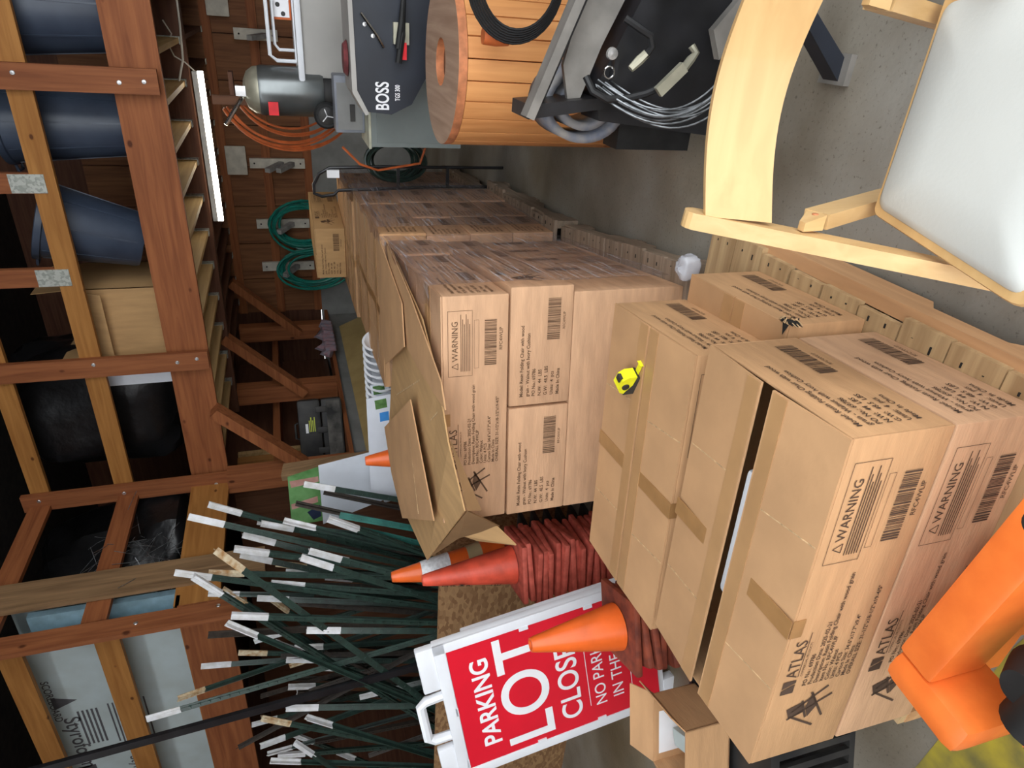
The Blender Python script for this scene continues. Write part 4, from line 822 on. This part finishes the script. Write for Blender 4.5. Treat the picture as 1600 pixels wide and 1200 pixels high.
for i in range(8):
    c_ = Vector((.04+random.uniform(-.03, .03), 4.78+.012*i, 1.44+random.uniform(-.03, .03))); rr = .37+.022*i
    oh.tube([(c_.x-.9*rr*math.sin(a)*1.0, c_.y, c_.z-rr*math.cos(a)*1.0) for a in [R(d) for d in range(-45, 160, 8)]], .009, 6)
oh2 = MB(); oh2.tube([(-.25, 4.0, 1.13), (-.36, 4.0, 1.02), (-.40, 4.0, .9), (-.34, 3.95, .62), (-.1, 3.9, .55)], .009, 6)
tag(oh2.build('air_hose', 'hose_orange'), 'single orange hose strand trailing past the black trolley', 'hose')
tag(oh.build('air_hose', 'hose_orange'), 'orange air hose hanging in loops below the grey tank', 'hose')
ct = thing('folding_trolley', 'black tubular trolley handle behind the farthest cartons', 'trolley', (-.45, 4.02, 0)); MB().tube([(.07, 0, 0), (.07, 0, .86), (.06, 0, 1.22), (.02, 0, 1.29), (-.05, 0, 1.33), (-.11, 0, 1.33), (-.13, 0, 1.28), (-.12, 0, 1.2), (-.09, 0, 1.17), (-.07, .02, .5), (-.07, .02, 0)], .011, 8).build('tube_frame', 'black_steel', ct)
MB().box(-.07, .07, -.01, .01, .75, .77).box(-.07, .07, -.01, .01, .4, .42).build('crossbar', 'black_steel', ct); MB().box(.0, .05, -.03, .0, 1.16, 1.24).build('tag', 'white_print', ct)

coil('drain_hose', 'dark green hose heap behind the black trolley', (-.42, 4.45, .72), .16, .22, 7, .013, 'post_green', 9)
# salt spreader
bs = thing('salt_spreader', 'black tailgate salt spreader hopper lettered BOSS TGS 300', 'spreader', (0, 3.15, 0))
MB().prism([(.085, 1.055), (.075, .93), (.13, .82), (.34, .70), (.9, .70), (.9, 1.12), (.20, 1.12)], 0, .35).build('hopper', 'hopper_navy', bs)
MB().prism([(.075, 1.05), (.19, 1.11), (.9, 1.125), (.9, 1.145), (.18, 1.135), (.068, 1.07)], -.012, .36).build('lid', 'tub_grey', bs)
MB().lathe([(0, .02), (.07, .02), (.09, 0)], 20, Matrix.Translation((.33, .15, 1.142))).build('lid_knob', 'rust_red', bs)
lt_ = MB(); put_text(lt_, 'BOSS', .098, .095, .945, -.0015, None, bold=.02, sx=.63); lt_.build('lettering', 'white_print', bs)
lt_ = MB(); put_text(lt_, 'TGS 300', .036, .145, .885, -.0015, None, bold=.02, sx=.62); lt_.build('lettering', 'white_print', bs)
for x in (.335, .40): MB().tube([(x, -.06, .90), (x+.13, -.06, .88), (x+.22, -.04, .87), (x+.3, .0, .86)], [.017, .017, .012, .012], 8).build('lever_grip', 'rubber', bs)
MB().box(.35, .43, -.05, -.02, .855, .885).build('safety_tag', 'hot_red', bs); MB().box(.42, .52, -.04, -.01, .84, .92).build('bracket', 'dome', bs)
for x, z in ((.45, 1.02), (.5, 1.06)): MB().lathe([(0, .005), (.01, .004), (.011, 0)], 10, Matrix.Translation((x, -.001, z)) @ Matrix.Rotation(R(90), 4, 'X')).build('bolt', 'zinc', bs)
MB().tube([(.55, -.03, 1.08), (.45, -.03, 1.0), (.40, -.03, .97)], .007, 6).build('latch_rod', 'chrome', bs)
for x in (.3, .8): MB().box(x, x+.05, .05, .1, 0, .71).box(x, x+.05, .26, .31, 0, .71).build('leg', 'black_steel', bs)

# cable spool
sp = thing('cable_spool', 'wooden cable spool wrapped in orange timber slats', 'cable spool', (.395, 2.42, 0), R(0)); RS = .335
for z in (.02, .79):
    d_ = MB(); d_.lathe([(.095, z), (RS, z), (RS, z+.035), (.095, z+.035), (.095, z)], 48); dd = d_.build('flange', 'spool_disc', sp)
    MB().lathe([(RS+.0005, z), (RS+.0015, z+.017), (RS+.0005, z+.035)], 48).build('rim_edge', 'spool_edge', dd); MB().lathe([(.0945, z), (.0945, z+.035)], 24).build('bore', 'spool_edge', dd)
MB().lathe([(.0, .06), (.17, .06), (.17, .79), (0, .79)], 24).build('drum', 'dark_z', sp)
ns = 26
for k in range(ns):
    a = 2*math.pi*k/ns; wd = 2*math.pi*RS/ns-.005; mt = Matrix.Rotation(a, 4, 'Z') @ Matrix.Translation((0, -RS+.008, 0))
    MB().bbox(-wd/2, wd/2, -.008, .010, .003, .788, .002, mt).build('slat', 'spool_slat', sp)
cab = MB()
for i in range(7): 
    rr = .17+.008*i; cab.tube([(.72+rr*math.cos(a)*1.0, 1.90+.02*i*.3, .66+rr*math.sin(a)*.85+.0) for a in [2*math.pi*j/36 for j in range(36)]], .0045, 6, True)
tag(cab.build('cable_coil', 'hose_black'), 'black cable coil hanging beside the spool slats', 'cable')
tag(MB().lathe([(0, 0), (.03, 0), (.034, .05), (.03, .1), (0, .1)], 18).build('spray_cap', 'hose_orange', None, (.52, 1.99, .66)), 'orange capped can by the black cable coil', 'can')
bl = thing('belt_roll', 'grey-blue rolled rubber belt standing against the plow frame', 'belt', (.30, 1.72, .0))
rp = []
for i in range(60):
    a = i*.21; r_ = .165-.0018*i; rp.append((r_*math.cos(a)*.8+.03, r_*math.sin(a)*1.05+.46))
bm_ = MB(); w0, w1 = -.10, .07
vs = [(x, w0, z) for x, z in rp]+[(x, w1, z) for x, z in rp]; bm_.add(vs, [(i, i+1, i+61, i+60) for i in range(59)], True)
bo = bm_.build('belt', 'belt_blue', bl); mo = bo.modifiers.new('th', 'SOLIDIFY'); mo.thickness = .028; mo.offset = 0
MB().box(-.12, .2, -.06, .06, 0, .31).build('cradle', 'rubber', bl)

# snow plow mount
pf = thing('plow_frame', 'black steel snow plow frame with hoses and grey gusset plates', 'plow frame', (0, 1.5, 0))
MB().prism([(.26, .0), (.30, .47), (.40, .50), (.70, .36), (1.3, .30), (1.3, .0)], .0, .16).build('push_body', 'black_steel', pf)
MB().prism([(.300, .735), (.345, .735), (.378, .455), (.345, .44)], -.02, .16).build('end_plate', 'black_steel', pf)
MB().prism([(.345, .545), (.352, .58), (.465, .61), (.665, .565), (1.05, .47), (1.05, .30), (.662, .42), (.53, .48)], .03, .05).build('gusset', 'grey_steel', pf)
MB().bar((.305, -.01, .735), (1.05, -.01, .45), .06, .03, up=(0, 0, 1)).build('top_rail', 'grey_steel', pf)
MB().bar((.315, .035, .705), (1.05, .035, .42), .012, .045, up=(0, 0, 1)).build('rail_web', 'black_steel', pf)
MB().tube([(.613, -.06, .453), (.585, -.08, .40), (.57, -.08, .365), (.54, -.08, .355), (.515, -.07, .366), (.495, -.06, .385)], .012, 8).build('hose', 'hose_black', pf)
MB().tube([(.52, -.07, .365), (.497, -.06, .383), (.470, -.06, .41)], [.014, .016, .012], 8).build('fitting', 'dome', pf)
MB().tube([(.44, -.05, .56), (.40, -.07, .54), (.378, -.08, .49), (.385, -.09, .42), (.40, -.09, .36), (.43, -.09, .29), (.478, -.08, .227)], .012, 8).build('hose', 'hose_black', pf)
MB().tube([(.475, -.08, .23), (.51, -.07, .20), (.53, -.07, .185), (.55, -.06, .20)], [.014, .015, .013, .012], 8).build('fitting', 'dome', pf)
MB().lathe([(0, .012), (.018, .010), (.02, 0)], 14, Matrix.Translation((.51, -.03, .47)) @ Matrix.Rotation(R(90), 4, 'X')).build('pin', 'zinc', pf)
MB().tube([(.455+.018*math.cos(a), -.04, .475+.018*math.sin(a)) for a in [2*math.pi*j/14 for j in range(14)]], .003, 6, True).build('lynch_pin', 'chrome', pf)
MB().box(.43, .52, -.03, .0, .44, .455).build('lug', 'black_steel', pf)
MB().prism([(.52, .19), (.60, .23), (.80, .07), (.78, .02), (.66, .06)], -.22, -.19).build('side_arm', 'grey_steel', pf)
MB().bar((.41, -.12, .33), (.49, -.12, .25), .035, .02, up=(0, 1, 0)).build('bracket', 'dome', pf)
ft = MB().prism([(.50, .02), (.56, .02), (.70, .20), (.75, .34), (.66, .34), (.62, .16)], -.56, -.50).build('stand_foot', 'hopper_navy', pf); MB().box(.49, .57, -.585, -.48, 0, .02).build('foot_pad', 'grey_steel', ft)
MB().bar((.70, -.53, .30), (.75, .02, .30), .06, .06).build('stand_arm', 'black_steel', pf)
wr = MB()
for i in range(12):
    rr = .42+random.uniform(-.035, .02); c_ = Vector((.75+random.uniform(-.01, .01), 1.33+random.uniform(-.05, .03), .31+random.uniform(-.03, .03)))
    wr.tube([(c_.x+rr*math.cos(a), c_.y+.16*abs((a-3.55)/1.0)**3, c_.z+rr*math.sin(a)*.75) for a in [R(146+j*5) for j in range(24)]], .0032, 5)
tag(wr.build('wire_coil', 'wire_grey', None, (0, 0, .0)), 'coil of grey steel wire hung on the plow frame', 'wire')
sg_ = thing('coil_spring', 'short zinc coil spring hanging in the wire coil', 'spring', (.37, 1.16, .17)); MB().tube([(.018*math.cos(t*.9), t*.0022, .018*math.sin(t*.9)) for t in range(50)], .004, 6).build('coil', 'zinc', sg_)

# ================================================================ folding chair close to the camera
ch = thing('folding_chair', 'pale beech folding chair with white padded seat', 'chair', (.50, .12, 0))
C0 = Vector((.50, .12, 0))
def W(x, y, z): return Vector((x, y, z))-C0
for s in (0, 1):
    f_ = (lambda x: x) if s == 0 else (lambda x: .968-x)
    # stile: rounded board from foot to the top of the back
    g_ = (lambda x: x) if s == 0 else (lambda x: 1.0-x); L0, L1 = Vector((g_(.218), -.10, 0.)), Vector((g_(.293), .352, .815)); d = (L1-L0); ln = d.length; d.normalize()
    sd = MB(); pts = []; hw = .024
    prof = [(-hw, 0), (hw, 0), (hw, ln-.024)]+[(hw*math.cos(a), ln-.024+hw*math.sin(a)) for a in [math.pi*j/8 for j in range(1, 8)]]+[(-hw, ln-.024)]
    xax = Vector((1, 0, 0)); xax = (xax-d*xax.dot(d)).normalized(); yax = d.cross(xax)
    mt = Matrix((( yax.x, xax.x, d.x, L0.x-C0.x), (yax.y, xax.y, d.y, L0.y-C0.y), (yax.z, xax.z, d.z, L0.z-C0.z), (0, 0, 0, 1)))
    sd.prism(prof, -.015, .015, mt); sd.build('stile', 'beech_z', ch)
    # rear leg pivoted on the inner face of the stile
    a0, a1 = Vector((f_(.307), .262, .605)), Vector((f_(.345), .47, .0)); d = (a1-a0).normalized()
    rl = MB().bar(a0-C0+d*.02, a1-C0, .028, .05, up=(0, 1, 0)); rl.build('rear_leg', 'beech_z', ch)
    MB().add([a0-C0+d*.02+Vector(q) for q in ((-.014, -.025, 0), (.014, -.025, 0), (.014, .025, 0), (-.014, .025, 0))]+[a0-C0-d*.028+Vector(q) for q in ((-.012, -.012, 0), (.004, -.012, 0), (.004, .004, 0), (-.012, .004, 0))], [(0, 1, 5, 4), (1, 2, 6, 5), (2, 3, 7, 6), (3, 0, 4, 7), (4, 5, 6, 7)]).build('leg_end', 'beech_z', ch)
    MB().lathe([(0, .003), (.006, .002), (.007, 0)], 10, Matrix.Translation(a0-C0+Vector((.0115 if s == 0 else -.0115, 0, -.01))) @ Matrix.Rotation(R(90 if s == 0 else -90), 4, 'Y')).build('screw_plug', 'spool_edge', ch)
# back slat, bent
bsl = MB(); n = 20; vs = []; fs = []
for i in range(n+1):
    u = i/n; x = .303+(.394)*u; bow = .05*math.sin(math.pi*u)
    for (z, y) in ((.682, .268), (.792, .314)):
        vs += [(x, y+bow, z), (x, y+bow+.012, z-.003)]
vs = [tuple(Vector(v)-C0) for v in vs]
for i in range(n):
    a, b = i*4, i*4+4; fs += [(a, b, b+2, a+2), (a+1, a+3, b+3, b+1), (a+2, b+2, b+3, a+3), (a, a+1, b+1, b)]
fs += [(0, 2, 3, 1), (n*4, n*4+1, n*4+3, n*4+2)]
bsl.add(vs, fs, True); bsl.build('back_slat', 'beech', ch)
MB().box(.245-C0.x, .70-C0.x, -.07-C0.y, -.045-C0.y, .14, .17).build('stretcher', 'beech', ch); MB().box(.345-C0.x, .60-C0.x, .40-C0.y, .42-C0.y, .14, .17).build('stretcher', 'beech', ch)
def rr_poly(pts, r, k=6):   # rounded polygon
    out = []; N = len(pts)
    for i in range(N):
        p0, p, p1 = Vector(pts[i-1]), Vector(pts[i]), Vector(pts[(i+1) % N]); a = (p0-p).normalized(); b = (p1-p).normalized(); s = p+a*r[i]; e = p+b*r[i]
        for j in range(k+1):
            t = j/k; out.append(((1-t)**2*s+2*t*(1-t)*p+t*t*e))
    return out
def plate(poly, z0, z1, bulge=0.):
    mb = MB(); n = len(poly); c = sum(poly, Vector((0, 0)))/n; rings = [(1, z0), (1, z1-.004), (.985, z1)]+([(.90, z1+bulge), (.5, z1+bulge*1.25), (.01, z1+bulge*1.3)] if bulge else [(.01, z1)])
    vs = []
    for s, z in rings: vs += [(c.x+(p.x-c.x)*s, c.y+(p.y-c.y)*s, z) for p in poly]
    fs = [(i*n+k, i*n+(k+1) % n, (i+1)*n+(k+1) % n, (i+1)*n+k) for i in range(len(rings)-1) for k in range(n)]; fs.append(tuple(range(n-1, -1, -1))); fs.append(tuple((len(rings)-1)*n+k for k in range(n)))
    return mb.add(vs, fs, True)
so = [(-.186, .158), (-.250, -.196), (.24, -.196), (.183, .158)]; si = [(-.170, .150), (-.228, -.172), (.218, -.172), (.167, .150)]
plate(rr_poly(so, (.015, .05, .05, .015)), .418, .448).build('seat_frame', 'beech', ch)
plate(rr_poly(si, (.02, .03, .03, .02)), .440, .452, .012).build('cushion', 'cushion', ch)

# ================================================================ pallet jack at the front of the near pallet
# worn specks on the orange paint come from the material
pj = thing('pallet_jack', 'orange pallet jack with black pump, forks under the near pallet', 'pallet jack', (-.2, -.2, 0), R(-8))
def J(x, y, z): return (x+.2, y+.2, z)
MB().bbox(-.25, .30, -.035, .045, .30, .44, .012).build('cross_head', 'jack_orange', pj)
MB().bbox(-.33, -.25, -.135, .045, .27, .44, .026).build('head_arm', 'jack_orange', pj); MB().bbox(.27, .36, -.125, .045, .27, .44, .018).build('head_arm', 'jack_orange', pj)
MB().lathe([(0, .0008), (.022, .0006), (.023, 0)], 20, Matrix.Translation((.16, .004, .44))).build('lift_hole', 'nail_and_hole_shade', pj)  # black disc laid on the plate as the shade within a hole
for x in (-.34, -.06): MB().bbox(x, x+.13, .07, .95, .035, .095, .008).build('fork', 'jack_orange', pj)
for x in (-.29, .2): MB().prism([(x, .06), (x+.11, .06), (x+.09, .33), (x+.02, .33)], .02, .085).build('heel_plate', 'jack_orange', pj)
MB().bar((-.35, .02, .18), (-.06, .05, .18), .05, .06).build('link', 'jack_orange', pj); MB().bar((-.24, .02, .10), (-.22, .06, .30), .05, .02).build('strut', 'jack_orange', pj); MB().bar((-.05, .02, .06), (.02, .06, .30), .06, .03).build('strut', 'jack_orange', pj)
MB().lathe([(0, .04), (.055, .04), (.06, .06), (.06, .40), (.05, .42), (.03, .46), (0, .46)], 24, Matrix.Translation((-.12, -.12, -.05))).build('pump', 'rubber', pj)
MB().tube([(-.19, -.16, .37), (-.0, -.16, .37)], .05, 20).build('yoke', 'rubber', pj)
for s in (-.13, .03): MB().lathe([(.02, -.025), (.085, -.025), (.09, -.015), (.09, .015), (.085, .025), (.02, .025)], 28, Matrix.Translation((s, -.13, .09)) @ Matrix.Rotation(R(90), 4, 'Y')).build('steer_wheel', 'rubber', pj)
for p in ((-.19, -.18, .385), (-.19, -.14, .34)): MB().tube([p, (p[0]-.02, p[1]-.005, p[2]+.005)], .009, 10).build('bolt', 'chrome', pj)
MB().tube([(-.06, -.16, .42), (-.06, -.34, .62), (-.06, -.5, 1.0)], .018, 10).build('handle_tube', 'rubber', pj)
